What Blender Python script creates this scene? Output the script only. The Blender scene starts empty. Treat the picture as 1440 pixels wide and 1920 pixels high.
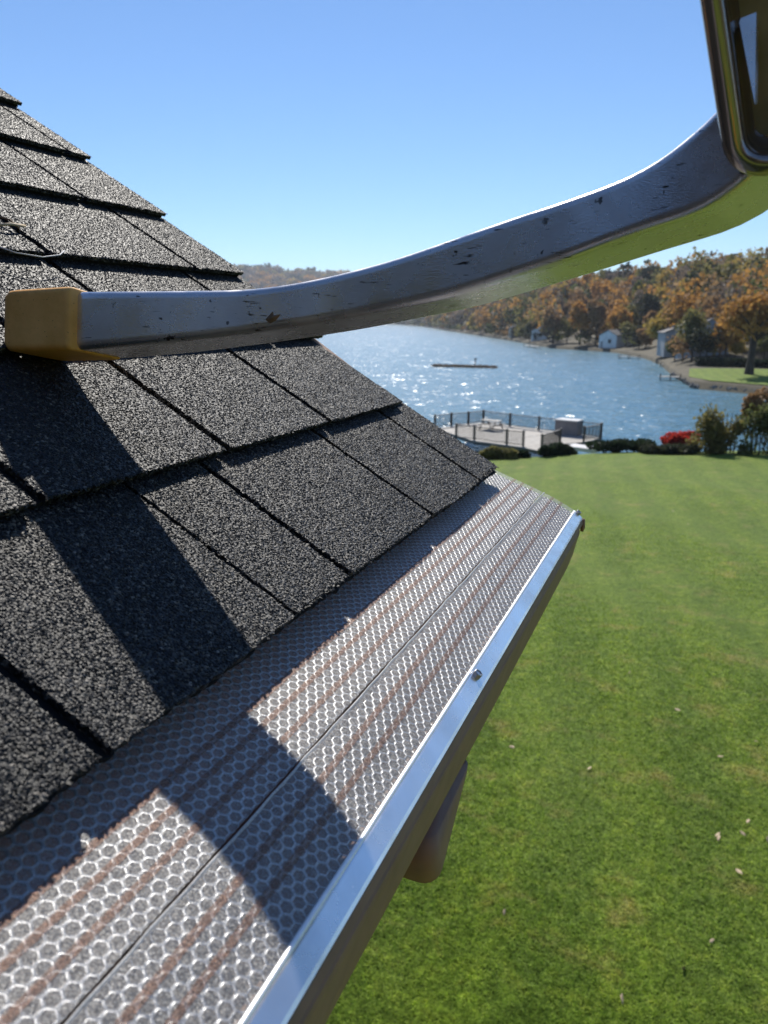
import bpy, math, random
import numpy as np
from math import sin, cos, tan, atan, atan2, radians, degrees, pi, sqrt, exp
from mathutils import Vector, Matrix

SC = bpy.context.scene
COL = SC.collection

# ------------------------------------------------------------------ camera
# World frame: origin at the eye, +Y runs along the eave away from the camera,
# the house lies towards -X, Z is up (the lawn below is about z = -5 m).
FPX = 1440.0                              # focal length in pixels of the 1440 x 1920 frame
PITCH = atan((960 - 600) / FPX)
AZ = atan2(590.0, FPX * cos(PITCH) + 360 * sin(PITCH))
FWD = np.array([-sin(AZ) * cos(PITCH), cos(AZ) * cos(PITCH), -sin(PITCH)])
RGT = np.array([cos(AZ), sin(AZ), 0.0])
UPV = np.cross(RGT, FWD)
FH = np.array([-sin(AZ), cos(AZ), 0.0])   # horizontal forward

cd = bpy.data.cameras.new('camera')
cam = bpy.data.objects.new('camera', cd)
COL.objects.link(cam)
cam.matrix_world = Matrix(((RGT[0], UPV[0], -FWD[0], 0), (RGT[1], UPV[1], -FWD[1], 0),
                           (RGT[2], UPV[2], -FWD[2], 0), (0, 0, 0, 1)))
cd.sensor_fit = 'VERTICAL'
cd.sensor_height = 36.0
cd.lens = 36.0 * FPX / 1920.0
cd.clip_start = 0.01
cd.clip_end = 20000
cd.dof.use_dof = True
cd.dof.focus_distance = 0.58
cd.dof.aperture_fstop = 14.0
SC.camera = cam

# ------------------------------------------------------------------ sky, sun, exposure
SUN = np.array([-0.42, 0.95, 1.0]); SUN /= np.linalg.norm(SUN)
SUN_EL = math.asin(SUN[2]); SUN_AZ = atan2(SUN[0], SUN[1])     # azimuth clockwise from +Y
world = bpy.data.worlds.new('World'); SC.world = world
world.use_nodes = True
wn = world.node_tree; wn.nodes.clear()
sky = wn.nodes.new('ShaderNodeTexSky'); sky.sky_type = 'NISHITA'
sky.sun_disc = False
sky.sun_elevation = SUN_EL
sky.sun_rotation = SUN_AZ
sky.altitude = 250
sky.air_density = 1.0
sky.dust_density = 0.0
sky.ozone_density = 8.0
bg = wn.nodes.new('ShaderNodeBackground'); bg.inputs[1].default_value = 0.112
wo = wn.nodes.new('ShaderNodeOutputWorld')
wn.links.new(sky.outputs[0], bg.inputs[0]); wn.links.new(bg.outputs[0], wo.inputs[0])

sl = bpy.data.lights.new('sun', 'SUN'); sl.energy = 5.0; sl.angle = radians(0.53); sl.color = (1.0, 0.95, 0.86)
sun = bpy.data.objects.new('sun', sl); COL.objects.link(sun)
sun.rotation_euler = Vector(SUN).to_track_quat('Z', 'Y').to_euler()
sun.location = (0, 0, 40)

SC.view_settings.view_transform = 'Standard'
SC.view_settings.look = 'None'
SC.view_settings.exposure = 0.18
SC.view_settings.gamma = 1.0
SC.view_settings.use_curve_mapping = False
SC.render.engine = 'CYCLES'
SC.cycles.use_denoising = True
SC.cycles.max_bounces = 5
SC.cycles.diffuse_bounces = 2
SC.cycles.glossy_bounces = 3
SC.cycles.volume_bounces = 0
SC.cycles.transparent_max_bounces = 10
SC.cycles.sample_clamp_indirect = 6.0

rng = np.random.default_rng(7)
random.seed(7)

# ------------------------------------------------------------------ helpers
def ray(px, py):
    d = FWD * FPX + RGT * (px - 720) + UPV * (960 - py)
    return d / np.linalg.norm(d)
def gp(px, py, z):
    """point of the horizontal level z that is seen at a pixel"""
    d = ray(px, py); return d * (z / d[2])
def at_y(px, py, Y):
    d = ray(px, py); return d * (Y / d[1])
def at_dist(px, py, dist):
    """point at a horizontal distance"""
    d = ray(px, py); return d * (dist / sqrt(d[0]**2 + d[1]**2))

def mesh_obj(name, V, F, mat=None, parent=None, smooth=False, mats=None, midx=None):
    me = bpy.data.meshes.new(name)
    V = np.asarray(V, dtype=np.float32).reshape(-1, 3)
    if isinstance(F, np.ndarray) and F.ndim == 2:
        nf, k = F.shape
        me.vertices.add(len(V)); me.vertices.foreach_set('co', V.ravel())
        me.loops.add(nf * k); me.loops.foreach_set('vertex_index', F.astype(np.int32).ravel())
        me.polygons.add(nf)
        me.polygons.foreach_set('loop_start', np.arange(0, nf * k, k, dtype=np.int32))
        me.update(calc_edges=True)
    else:
        me.from_pydata([tuple(map(float, v)) for v in V], [], [tuple(int(i) for i in f) for f in F])
    if mats:
        for m in mats: me.materials.append(m)
        if midx is not None:
            me.polygons.foreach_set('material_index', np.asarray(midx, dtype=np.int32))
    elif mat: me.materials.append(mat)
    if smooth: me.polygons.foreach_set('use_smooth', np.ones(len(me.polygons), dtype=bool))
    me.validate(verbose=False); me.update()
    o = bpy.data.objects.new(name, me); COL.objects.link(o)
    if parent is not None: o.parent = parent
    return o

def empty(name, loc=(0, 0, 0)):
    o = bpy.data.objects.new(name, None); COL.objects.link(o)
    o.location = tuple(float(v) for v in loc); o.empty_display_size = 0.05
    return o
def tag(o, label=None, cat=None, group=None, kind=None):
    if label: o['label'] = label
    if cat: o['category'] = cat
    if group: o['group'] = group
    if kind: o['kind'] = kind
    return o

class MB:
    """collects simple shapes into one mesh; base is subtracted so parts sit in their thing's frame"""
    def __init__(s, base=(0, 0, 0)): s.v = []; s.f = []; s.b = np.asarray(base, float)
    def add(s, V, F):
        o = len(s.v); s.v += [np.asarray(p, float) - s.b for p in V]; s.f += [tuple(i + o for i in f) for f in F]; return s
    def box(s, c, u, v, w):
        """centre and three half-axis vectors"""
        c, u, v, w = (np.asarray(a, float) for a in (c, u, v, w))
        V = [c + a*u + b*v + d*w for d in (-1, 1) for b in (-1, 1) for a in (-1, 1)]
        return s.add(V, [(0, 2, 3, 1), (4, 5, 7, 6), (0, 1, 5, 4), (2, 6, 7, 3), (0, 4, 6, 2), (1, 3, 7, 5)])
    def tube(s, P, rad, n=8):
        P = [np.asarray(p, float) for p in P]
        rad = rad if hasattr(rad, '__len__') else [rad] * len(P)
        V = []; F = []
        for i, p in enumerate(P):
            t = P[min(i+1, len(P)-1)] - P[max(i-1, 0)]; t /= np.linalg.norm(t) + 1e-12
            a = np.array([0, 0, 1.0]) if abs(t[2]) < .9 else np.array([1.0, 0, 0])
            e1 = np.cross(t, a); e1 /= np.linalg.norm(e1); e2 = np.cross(t, e1)
            for k in range(n):
                q = 2*pi*k/n; V.append(p + rad[i]*(e1*cos(q) + e2*sin(q)))
        for i in range(len(P)-1):
            for k in range(n):
                a = i*n+k; b = i*n+(k+1) % n; F.append((a, b, b+n, a+n))
        F.append(tuple(range(n-1, -1, -1))); F.append(tuple(range((len(P)-1)*n, len(P)*n)))
        return s.add(V, F)
    def prism(s, poly, d):
        """closed polygon extruded by the vector d"""
        n = len(poly); d = np.asarray(d, float)
        V = [np.asarray(p, float) for p in poly] + [np.asarray(p, float) + d for p in poly]
        F = [tuple(range(n-1, -1, -1)), tuple(range(n, 2*n))]
        F += [(i, (i+1) % n, n+(i+1) % n, n+i) for i in range(n)]
        return s.add(V, F)
    def build(s, name, mat, parent=None, smooth=False):
        return mesh_obj(name, s.v, s.f, mat, parent, smooth)

# ------------------------------------------------------------------ materials
class NT:
    def __init__(s, name):
        s.m = bpy.data.materials.new(name); s.m.use_nodes = True
        s.t = s.m.node_tree; s.t.nodes.clear()
        s.out = s.n('ShaderNodeOutputMaterial')
    def n(s, typ, **kw):
        nd = s.t.nodes.new(typ)
        for k, v in kw.items(): setattr(nd, k, v)
        return nd
    def l(s, a, b): s.t.links.new(a, b)
    def pos(s, scale=(1, 1, 1)):
        g = s.n('ShaderNodeNewGeometry'); mp = s.n('ShaderNodeMapping'); mp.inputs['Scale'].default_value = scale
        s.l(g.outputs['Position'], mp.inputs['Vector']); return mp.outputs[0]
    def noise(s, vec, scale, detail=4, rough=.55, out=0):
        x = s.n('ShaderNodeTexNoise'); x.inputs['Scale'].default_value = scale
        x.inputs['Detail'].default_value = detail; x.inputs['Roughness'].default_value = rough
        s.l(vec, x.inputs['Vector']); return x.outputs[out]
    def ramp(s, fac, stops, interp='LINEAR'):
        r = s.n('ShaderNodeValToRGB'); r.color_ramp.interpolation = interp
        el = r.color_ramp.elements
        while len(el) < len(stops): el.new(.5)
        for e, (p, c) in zip(el, stops):
            e.position = p; e.color = (*c, 1) if len(c) == 3 else c
        s.l(fac, r.inputs[0]); return r.outputs[0]
    def mixc(s, fac, a, b, mode='MIX'):
        x = s.n('ShaderNodeMix'); x.data_type = 'RGBA'; x.blend_type = mode
        for sock, v in ((x.inputs[0], fac), (x.inputs[6], a), (x.inputs[7], b)):
            if hasattr(v, 'is_linked'): s.l(v, sock)
            else: sock.default_value = v if not hasattr(v, '__len__') else ((*v, 1) if len(v) == 3 else v)
        return x.outputs[2]
    def math(s, op, a, b=None):
        x = s.n('ShaderNodeMath', operation=op)
        for sock, v in ((x.inputs[0], a), (x.inputs[1], b)):
            if v is None: continue
            if hasattr(v, 'is_linked'): s.l(v, sock)
            else: sock.default_value = v
        return x.outputs[0]
    def bump(s, h, strength=.5, dist=.01, normal=None):
        b = s.n('ShaderNodeBump'); b.inputs['Strength'].default_value = strength; b.inputs['Distance'].default_value = dist
        s.l(h, b.inputs['Height'])
        if normal is not None: s.l(normal, b.inputs['Normal'])
        return b.outputs[0]
    def pr(s, color=(.5, .5, .5), rough=.6, metal=0., spec=.5, normal=None, **kw):
        p = s.n('ShaderNodeBsdfPrincipled')
        for nm, v in (('Base Color', color), ('Roughness', rough), ('Metallic', metal), ('Specular IOR Level', spec)):
            sk = p.inputs[nm]
            if hasattr(v, 'is_linked'): s.l(v, sk)
            else: sk.default_value = (*v, 1) if hasattr(v, '__len__') else v
        for nm, v in kw.items(): p.inputs[nm].default_value = v
        if normal is not None: s.l(normal, p.inputs['Normal'])
        return p.outputs[0]
    def done(s, sh): s.l(sh, s.out.inputs[0]); return s.m

def mat_plain(name, c, rough=.7, metal=0., nscale=20., var=.18, bump=0.1, bdist=.002, spec=.4):
    t = NT(name); v = t.pos()
    n = t.noise(v, nscale, 5)
    col = t.ramp(n, [(.25, tuple(x*(1-var) for x in c)), (.75, tuple(min(1, x*(1+var)) for x in c))])
    nb = t.bump(t.noise(v, nscale*6, 4), bump, bdist)
    return t.done(t.pr(col, rough, metal, spec, nb))

M = {}
# ---- asphalt shingle: stone granules, every cell its own facet and shade
def mat_shingle(name, tint=1.0):
    t = NT(name); v = t.pos()
    warp = t.noise(v, 900, 2, .5, 1)
    vm = t.n('ShaderNodeVectorMath', operation='MULTIPLY_ADD'); vm.inputs[1].default_value = (.0009,)*3
    t.l(warp, vm.inputs[0]); t.l(v, vm.inputs[2])
    vo = t.n('ShaderNodeTexVoronoi', feature='F1'); vo.inputs['Scale'].default_value = 480
    t.l(vm.outputs[0], vo.inputs['Vector'])
    sep = t.n('ShaderNodeSeparateColor'); t.l(vo.outputs['Color'], sep.inputs[0])
    col = t.ramp(sep.outputs[0], [(0, (.008, .0085, .010)), (.5, (.017, .017, .019)), (.78, (.036, .034, .033)),
                                   (.92, (.085, .078, .068)), (1, (.20, .175, .15))])
    big = t.noise(v, 9, 4)
    col = t.mixc(1.0, col, t.ramp(big, [(.3, (.72*tint,)*3), (.7, (1.25*tint,)*3)]), 'MULTIPLY')
    # facet normal
    sub = t.n('ShaderNodeVectorMath', operation='SUBTRACT'); sub.inputs[1].default_value = (.5, .5, .5)
    t.l(vo.outputs['Color'], sub.inputs[0])
    sc = t.n('ShaderNodeVectorMath', operation='SCALE'); sc.inputs['Scale'].default_value = 1.15
    t.l(sub.outputs[0], sc.inputs[0])
    g = t.n('ShaderNodeNewGeometry')
    ad = t.n('ShaderNodeVectorMath', operation='ADD'); t.l(sc.outputs[0], ad.inputs[0]); t.l(g.outputs['Normal'], ad.inputs[1])
    nm = t.n('ShaderNodeVectorMath', operation='NORMALIZE'); t.l(ad.outputs[0], nm.inputs[0])
    inv = t.math('SUBTRACT', 1.0, t.math('MULTIPLY', vo.outputs['Distance'], 1.2))
    nb = t.bump(inv, .9, .0012, nm.outputs[0])
    return t.done(t.pr(col, .50, 0, .28, nb))
M['shingle'] = mat_shingle('shingle_granules')
M['grain_black'] = mat_plain('granule_black', (.0075, .0073, .0080), .55, 0, 900, .4, 0.0, .001, .28)
M['grain_grey'] = mat_plain('granule_grey', (.021, .020, .0195), .55, 0, 900, .4, 0.0, .001, .28)
M['grain_tan'] = mat_plain('granule_tan', (.060, .051, .042), .6, 0, 900, .4, 0.0, .001, .28)
M['grain_pale'] = mat_plain('granule_pale', (.15, .135, .12), .6, 0, 900, .3, 0.0, .001, .28)
M['shingle_under'] = mat_plain('shingle_backing', (.016, .016, .018), .85, nscale=300, bump=.5, bdist=.001, spec=.2)

# ---- metals
def mat_metal(name, c, rough, scratch=.35, specks=True, streak=(1, 1, 1)):
    t = NT(name); v = t.pos(streak)
    n1 = t.noise(v, 45, 6, .6)
    n2 = t.noise(t.pos((30, 260, 260)), 6, 3)
    rg = t.ramp(n1, [(.3, (rough*.7,)*3), (.7, (rough*1.5,)*3)])
    col = c
    if specks:
        sp = t.noise(t.pos(), 210, 2, .5)
        mask = t.ramp(sp, [(.69, (0, 0, 0)), (.73, (1, 1, 1))])
        cl = t.ramp(t.noise(t.pos(), 24, 3), [(.44, (0, 0, 0)), (.56, (1, 1, 1))])
        mm = t.mixc(1.0, mask, cl, 'MULTIPLY')
        col = t.mixc(mm, c, (.10, .09, .085))
        rot = t.n('ShaderNodeMapping'); rot.inputs['Rotation'].default_value = (0, radians(38), 0); rot.inputs['Scale'].default_value = (60, 200, 620)
        ge_ = t.n('ShaderNodeNewGeometry'); t.l(ge_.outputs['Position'], rot.inputs[0])
        sk = t.ramp(t.noise(rot.outputs[0], 1.0, 2, .5), [(.655, (0, 0, 0)), (.69, (1, 1, 1))])
        sk = t.mixc(1.0, sk, t.ramp(t.noise(t.pos(), 33, 2), [(.5, (0, 0, 0)), (.58, (1, 1, 1))]), 'MULTIPLY')
        col = t.mixc(sk, col, (.07, .06, .055))
    dirt = t.ramp(t.noise(t.pos(), 18, 5), [(.42, (1, 1, 1)), (.75, (.78, .75, .72))])
    col = t.mixc(1.0, col, dirt, 'MULTIPLY')
    nb = t.bump(n2, scratch, .0002)
    return t.done(t.pr(col, rg, .88, .5, nb))
M['arm_metal'] = mat_metal('mill_aluminium', (.74, .72, .73), .24)
M['tube_metal'] = mat_metal('polished_tube', (.44, .38, .34), .14, .12, False)
M['orange_rail'] = mat_plain('orange_fibreglass', (.70, .16, .02), .35, 0, 30)
M['dull_plate'] = mat_plain('dull_plate', (.30, .265, .20), .45, .35, 60, .25)
M['lip_metal'] = mat_metal('bright_gutter_lip', (.93, .94, .95), .22, .2, False)
M['steel'] = mat_plain('screw_steel', (.45, .45, .46), .38, 1.0, 200, .15)
M['web'] = mat_plain('guard_aluminium', (.58, .58, .59), .34, .8, 160, .2, .3, .0004)
M['bead'] = mat_plain('lip_bead_aluminium', (.92, .92, .92), .42, .55, 300, .08, .2, .0003)
M['seam'] = mat_plain('seam_fold', (.52, .51, .50), .55, .25, 900, .35, .6, .0004)
M['hole_wall'] = mat_plain('guard_hole_edge', (.30, .20, .15), .5, .4, 200)  # brown stands for copper reflected in the hole walls
M['copper'] = None
def mat_weave(name, c, fac, rough, metal):
    """fine woven wire cloth: wires far below a pixel, part open, part metal"""
    t = NT(name); v = t.pos()
    g = t.noise(v, 2600, 2, .6); g2 = t.noise(v, 900, 3, .7)
    f = t.ramp(g2, [(.25, (max(0, fac-.16),)*3), (.75, (min(1, fac+.16),)*3)])
    col = t.ramp(g, [(.3, tuple(x*.6 for x in c)), (.7, tuple(min(1, x*1.25) for x in c))])
    vo = t.n('ShaderNodeTexVoronoi'); vo.inputs['Scale'].default_value = 3200; t.l(v, vo.inputs['Vector'])
    sub = t.n('ShaderNodeVectorMath', operation='SUBTRACT'); sub.inputs[1].default_value = (.5, .5, .5)
    t.l(vo.outputs['Color'], sub.inputs[0])
    sc = t.n('ShaderNodeVectorMath', operation='SCALE'); sc.inputs['Scale'].default_value = .8; t.l(sub.outputs[0], sc.inputs[0])
    ge = t.n('ShaderNodeNewGeometry')
    ad = t.n('ShaderNodeVectorMath', operation='ADD'); t.l(sc.outputs[0], ad.inputs[0]); t.l(ge.outputs['Normal'], ad.inputs[1])
    nm = t.n('ShaderNodeVectorMath', operation='NORMALIZE'); t.l(ad.outputs[0], nm.inputs[0])
    p = t.pr(col, rough, metal, .5, nm.outputs[0])
    tr = t.n('ShaderNodeBsdfTransparent')
    mx = t.n('ShaderNodeMixShader'); t.l(f, mx.inputs[0]); t.l(tr.outputs[0], mx.inputs[1]); t.l(p, mx.inputs[2])
    return t.done(mx.outputs[0])
M['weave'] = mat_weave('steel_micro_mesh', (.56, .55, .54), .36, .5, .25)
M['copper'] = mat_weave('copper_wire_band', (.27, .135, .085), .44, .5, .3)
M['gutter'] = mat_plain('bronze_painted_gutter', (.33, .21, .145), .6, 0, 40, .14, .08, .0005, .22)
M['gutter_in'] = mat_plain('gutter_inside', (.05, .045, .045), .6, 0, 60)
M['rubber'] = None
t = NT('ochre_rubber'); v = t.pos()
c = t.ramp(t.noise(v, 60, 6, .65), [(.3, (.74, .36, .085)), (.7, (.92, .48, .14))])
gx = t.n('ShaderNodeSeparateXYZ'); gg = t.n('ShaderNodeNewGeometry'); t.l(gg.outputs['Position'], gx.inputs[0])
wear = t.math('ADD', t.math('MULTIPLY', t.math('SUBTRACT', -.4475, gx.outputs[0]), 70.0), t.math('MULTIPLY', t.noise(v, 130, 5, .7), 1.0))
c = t.mixc(t.ramp(wear, [(.45, (0, 0, 0)), (.62, (1, 1, 1))]), c, (.22, .13, .06))
dk = t.ramp(t.noise(v, 420, 2), [(.68, (1, 1, 1)), (.74, (.45, .4, .35))])
c = t.mixc(1.0, c, dk, 'MULTIPLY')
M['rubber'] = t.done(t.pr(c, .62, 0, .35, t.bump(t.noise(v, 300, 5), .35, .0006)))

M['wood_trim'] = mat_plain('painted_trim', (.30, .26, .22), .6, 0, 12)
M['siding'] = mat_plain('pale_siding', (.42, .40, .37), .6, 0, 8)
M['deck_board'] = mat_plain('roof_sheathing', (.22, .15, .09), .8, 0, 15)

# ---- lawn
def mat_lawn(name, blade=False):
    t = NT(name); v = t.pos()
    n1 = t.noise(v, .55, 5, .6); n2 = t.noise(v, 4.5, 5, .65); n3 = t.noise(v, 34, 4, .7)
    a = t.ramp(n1, [(.30, (.112, .172, .022)), (.52, (.160, .234, .040)), (.75, (.215, .275, .055))])
    b = t.ramp(n2, [(.30, (.062, .108, .014)), (.50, (.146, .220, .038)), (.72, (.250, .300, .052))])
    c = t.mixc(.55, a, b)
    n4 = t.noise(v, 13, 4, .7)
    c = t.mixc(1.0, c, t.ramp(n4, [(.34, (.62, .66, .55)), (.52, (1, 1, 1)), (.70, (1.4, 1.35, 1.25))]), 'MULTIPLY')
    # thatch showing through in worn spots
    dry = t.ramp(t.noise(v, 1.3, 6, .72), [(.545, (0, 0, 0)), (.70, (.85, .85, .85))])
    c = t.mixc(dry, c, (.27, .25, .085))
    # mowing passes: sheen of grass leaning two ways painted as lighter and darker bands
    mp = t.n('ShaderNodeMapping'); mp.inputs['Rotation'].default_value = (0, 0, radians(-8)); g = t.n('ShaderNodeNewGeometry')
    t.l(g.outputs['Position'], mp.inputs[0])
    wv = t.n('ShaderNodeTexWave'); wv.wave_type = 'BANDS'; wv.bands_direction = 'X'
    wv.inputs['Scale'].default_value = .22; wv.inputs['Distortion'].default_value = 4.5; wv.inputs['Detail'].default_value = 3
    wv.inputs['Detail Scale'].default_value = .4
    t.l(mp.outputs[0], wv.inputs[0])
    c = t.mixc(1.0, c, t.ramp(wv.outputs[1], [(.2, (.92, .935, .95)), (.8, (1.06, 1.045, 1.0))]), 'MULTIPLY')
    if blade:
        c = t.mixc(1.0, c, t.ramp(n3, [(.3, (1.0, 1.0, 1.0)), (.7, (3.2, 2.9, 2.6))]), 'MULTIPLY')
        p = t.pr(c, .55, 0, .3)
        tl = t.n('ShaderNodeBsdfTranslucent'); t.l(c, tl.inputs[0])
        mx = t.n('ShaderNodeMixShader'); mx.inputs[0].default_value = .6
        t.l(p, mx.inputs[1]); t.l(tl.outputs[0], mx.inputs[2]); return t.done(mx.outputs[0])
    c = t.mixc(1.0, c, t.ramp(n3, [(.3, (.6, .64, .6)), (.7, (1.35, 1.3, 1.2))]), 'MULTIPLY')
    nb = t.bump(n3, 1.0, .05)
    return t.done(t.pr(c, .8, 0, .15, nb))
M['lawn'] = mat_lawn('lawn_turf'); M['blade'] = mat_lawn('grass_blades', True)

# ---- water
t = NT('lake_water'); v = t.pos()
def wave(scale, k):
    c_ = t.noise(v, scale, 2, .55, 1)
    q = t.n('ShaderNodeVectorMath', operation='SUBTRACT'); q.inputs[1].default_value = (.5, .5, .5); t.l(c_, q.inputs[0])
    m_ = t.n('ShaderNodeVectorMath', operation='MULTIPLY'); m_.inputs[1].default_value = (k, k, 0); t.l(q.outputs[0], m_.inputs[0]); return m_.outputs[0]
g = t.n('ShaderNodeNewGeometry')
a1 = t.n('ShaderNodeVectorMath', operation='ADD'); t.l(wave(.42, .75), a1.inputs[0]); t.l(wave(1.7, 1.22), a1.inputs[1])
a2 = t.n('ShaderNodeVectorMath', operation='ADD'); t.l(a1.outputs[0], a2.inputs[0]); t.l(g.outputs['Normal'], a2.inputs[1])
nz = t.n('ShaderNodeVectorMath', operation='NORMALIZE'); t.l(a2.outputs[0], nz.inputs[0])
M['water'] = t.done(t.pr((.080, .185, .250), .25, 0, .5, nz.outputs[0], IOR=1.33))

# ---- foliage
def mat_leaf(name, c, var=.35, tr=.4, scale=1.2):
    t = NT(name); v = t.pos()
    n = t.noise(v, scale, 4, .7)
    col = t.ramp(n, [(.28, tuple(x*(1-var) for x in c)), (.72, tuple(x*(1+var) for x in c))])
    p = t.pr(col, .7, 0, .2)
    tl = t.n('ShaderNodeBsdfTranslucent'); t.l(col, tl.inputs[0])
    mx = t.n('ShaderNodeMixShader'); mx.inputs[0].default_value = tr
    t.l(p, mx.inputs[1]); t.l(tl.outputs[0], mx.inputs[2]); return t.done(mx.outputs[0])
LEAF = {'orange': (.46, .245, .065), 'rust': (.35, .215, .100), 'gold': (.42, .30, .075), 'olive': (.225, .200, .070),
        'dark': (.055, .062, .036), 'bare': (.190, .150, .115), 'green': (.105, .120, .040), 'red': (.42, .035, .022),
        'hedge': (.026, .042, .020)}
for k, c in LEAF.items(): M[k] = mat_leaf('leaves_' + k, c)
M['shrub_olive'] = mat_leaf('leaves_shrub_olive', (.21, .185, .065), .55, .55, 2.5)
M['shrub_green'] = mat_leaf('leaves_shrub_green', (.12, .135, .045), .5, .5, 2.5)
M['red'] = mat_leaf('leaves_red', (.46, .05, .035), .65, .5, 4.0)
M['bark'] = mat_plain('bark', (.055, .043, .035), .9, 0, 6, .3, .6, .05)
M['deadleaf'] = mat_plain('dry_leaf', (.50, .38, .24), .7, 0, 30, .3)
M['needle'] = mat_plain('dry_needle', (.26, .16, .09), .7, 0, 80, .3)

# ---- far shore and deck
M['shore'] = mat_plain('shore_earth', (.085, .072, .045), .9, 0, .12, .4, .5, .3)
M['stone'] = mat_plain('seawall_stone', (.16, .145, .13), .85, 0, 1.5, .35, .6, .1)
M['plank'] = mat_plain('weathered_plank', (.40, .37, .33), .75, 0, 2.5, .2, .3, .01)
M['rail'] = mat_plain('brown_rail_paint', (.085, .070, .060), .55, 0, 3)
M['skirt'] = mat_plain('deck_skirt', (.10, .095, .09), .7, 0, 3)
M['bin'] = mat_plain('grey_storage_box', (.21, .19, .19), .6, 0, 2)
M['bin_lid'] = mat_plain('pale_lid', (.62, .60, .58), .5, 0, 2)
M['white_wall'] = mat_plain('white_boards', (.72, .72, .72), .6, 0, 1)
M['blue_wall'] = mat_plain('pale_blue_boards', (.30, .35, .42), .6, 0, 1)
M['grey_wall'] = mat_plain('grey_boards', (.30, .30, .31), .6, 0, 1)
M['tan_wall'] = mat_plain('tan_boards', (.36, .31, .25), .6, 0, 1)
M['far_roof'] = mat_plain('far_roof', (.085, .085, .095), .75, 0, 1.2)
t = NT('window_glass'); M['glass'] = t.done(t.pr((.02, .025, .03), .08, 0, .6))

# ================================================================== SETTING
# ------------------------------------------------------------------ ground
WATER_Z = -9.4
def edge_z(fx): return np.interp(fx, [-60, 0, 7, 13, 22, 40], [-8.4, -8.25, -7.86, -7.40, -7.36, -7.55])
def lawn_z(fx, fy):
    e = edge_z(fx); tt = np.clip(fy / 44.0, 0, 1)
    z = -5.0 + (e + 5.0) * tt**1.2
    z = z - np.clip(fy - 44.0, 0, 14) * .38
    z = z + .05*np.sin(fx*.9 + fy*.35) * np.clip(fy/20, 0, 1) * (fy < 44) + .04*np.sin(fx*.35 - fy*.6 + 1)
    return np.where(fy < 0, -5.0, z)
gx = np.concatenate([[-2800, -1200, -500, -200, -100], np.arange(-60, 61, 1.5), [100, 200, 500, 1200, 2800]])
gy = np.concatenate([[-2800, -1200, -500, -200, -80, -30, -10], np.arange(0, 60.1, 1.0)])
GX, GY = np.meshgrid(gx, gy)
GZ = lawn_z(GX, GY)
V = (RGT[None, None] * GX[..., None] + FH[None, None] * GY[..., None]); V[..., 2] = GZ
nx, ny = len(gx), len(gy)
ii = np.arange(ny-1)[:, None]*nx + np.arange(nx-1)[None]
F = np.stack([ii, ii+1, ii+nx+1, ii+nx], -1).reshape(-1, 4)
lawn = tag(mesh_obj('lawn', V, F, M['lawn'], smooth=True), kind='structure')

def lawn_point(fx, fy):
    p = RGT*fx + FH*fy; p[2] = float(lawn_z(np.array(fx), np.array(fy))); return p

# ------------------------------------------------------------------ water
wv = [RGT*a + FH*b + np.array([0, 0, WATER_Z]) for a, b in ((-2800, 42), (2800, 42), (2800, 2800), (-2800, 2800))]
tag(mesh_obj('lake', wv, [(0, 1, 2, 3)], M['water']), kind='structure')

# ------------------------------------------------------------------ far shore terrain
SHORE = [(-700, 609), (200, 609), (600, 608.5), (740, 608), (800, 613), (870, 625), (940, 636), (1040, 654), (1150, 661), (1205, 671),
         (1238, 684), (1262, 706), (1300, 729), (1440, 742), (1620, 752), (2100, 775), (2800, 800)]
sx = np.array([s[0] for s in SHORE]); sy = np.array([s[1] for s in SHORE])
RIDGE = [(-700, 505), (300, 505), (480, 510), (620, 520), (760, 527), (900, 532), (1000, 527), (1100, 516), (1200, 505), (1300, 494), (1440, 488), (1900, 480), (2800, 480)]
rx = np.array([s[0] for s in RIDGE]); ry = np.array([s[1] for s in RIDGE])
def shore_pt(px):
    return gp(px, float(np.interp(px, sx, sy)), WATER_Z)
def column(px):
    p = shore_pt(px); ds = float(np.hypot(p[0], p[1])); h = p / ds; h[2] = 0
    depth = 150 + .22*ds
    dr = ds + depth
    ra = ray(px, float(np.interp(px, rx, ry))); tz = dr * ra[2] / np.hypot(ra[0], ra[1])
    return h, ds, depth, max(4.0, tz - 13)
def land_z(off, depth, ridge):
    """height of the far land at a distance behind the water line"""
    if off < 0: return WATER_Z - 1.5
    base = WATER_Z + .9 + min(off, 40)*.035
    q = max(0.0, min(1.0, (off - 28) / (depth - 28)))
    return base + (ridge - base) * (q*q*(3-2*q))
PX = np.concatenate([np.arange(-700, 400, 60), np.arange(400, 1700, 14), np.arange(1700, 2801, 60)])
OFF = [-3, 0.0, .6, 4, 12, 28, 45, 70, 100, 140]
rows = []
for px in PX:
    h, ds, dp, rz = column(px)
    col_ = []
    for o in OFF + [dp*.75 + 30, dp*1.0 + 20, dp*2.2 + 60]:
        z = land_z(o, dp, rz) if o <= dp*1.05+20 else rz*.6
        if o == 0.0: z = WATER_Z - .4
        q = h*(ds+o); q[2] = z; col_.append(q)
    rows.append(col_)
V = np.array(rows); nxx, nyy = V.shape[0], V.shape[1]
ii = np.arange(nxx-1)[:, None]*nyy + np.arange(nyy-1)[None]
F = np.stack([ii, ii+nyy, ii+nyy+1, ii+1], -1).reshape(-1, 4)
tag(mesh_obj('far_hillside', V, F, M['shore'], smooth=True), kind='structure')

def far_pt(px, off):
    h, ds, dp, rz = column(px); p = h*(ds+off); p[2] = land_z(off, dp, rz); return p

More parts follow.
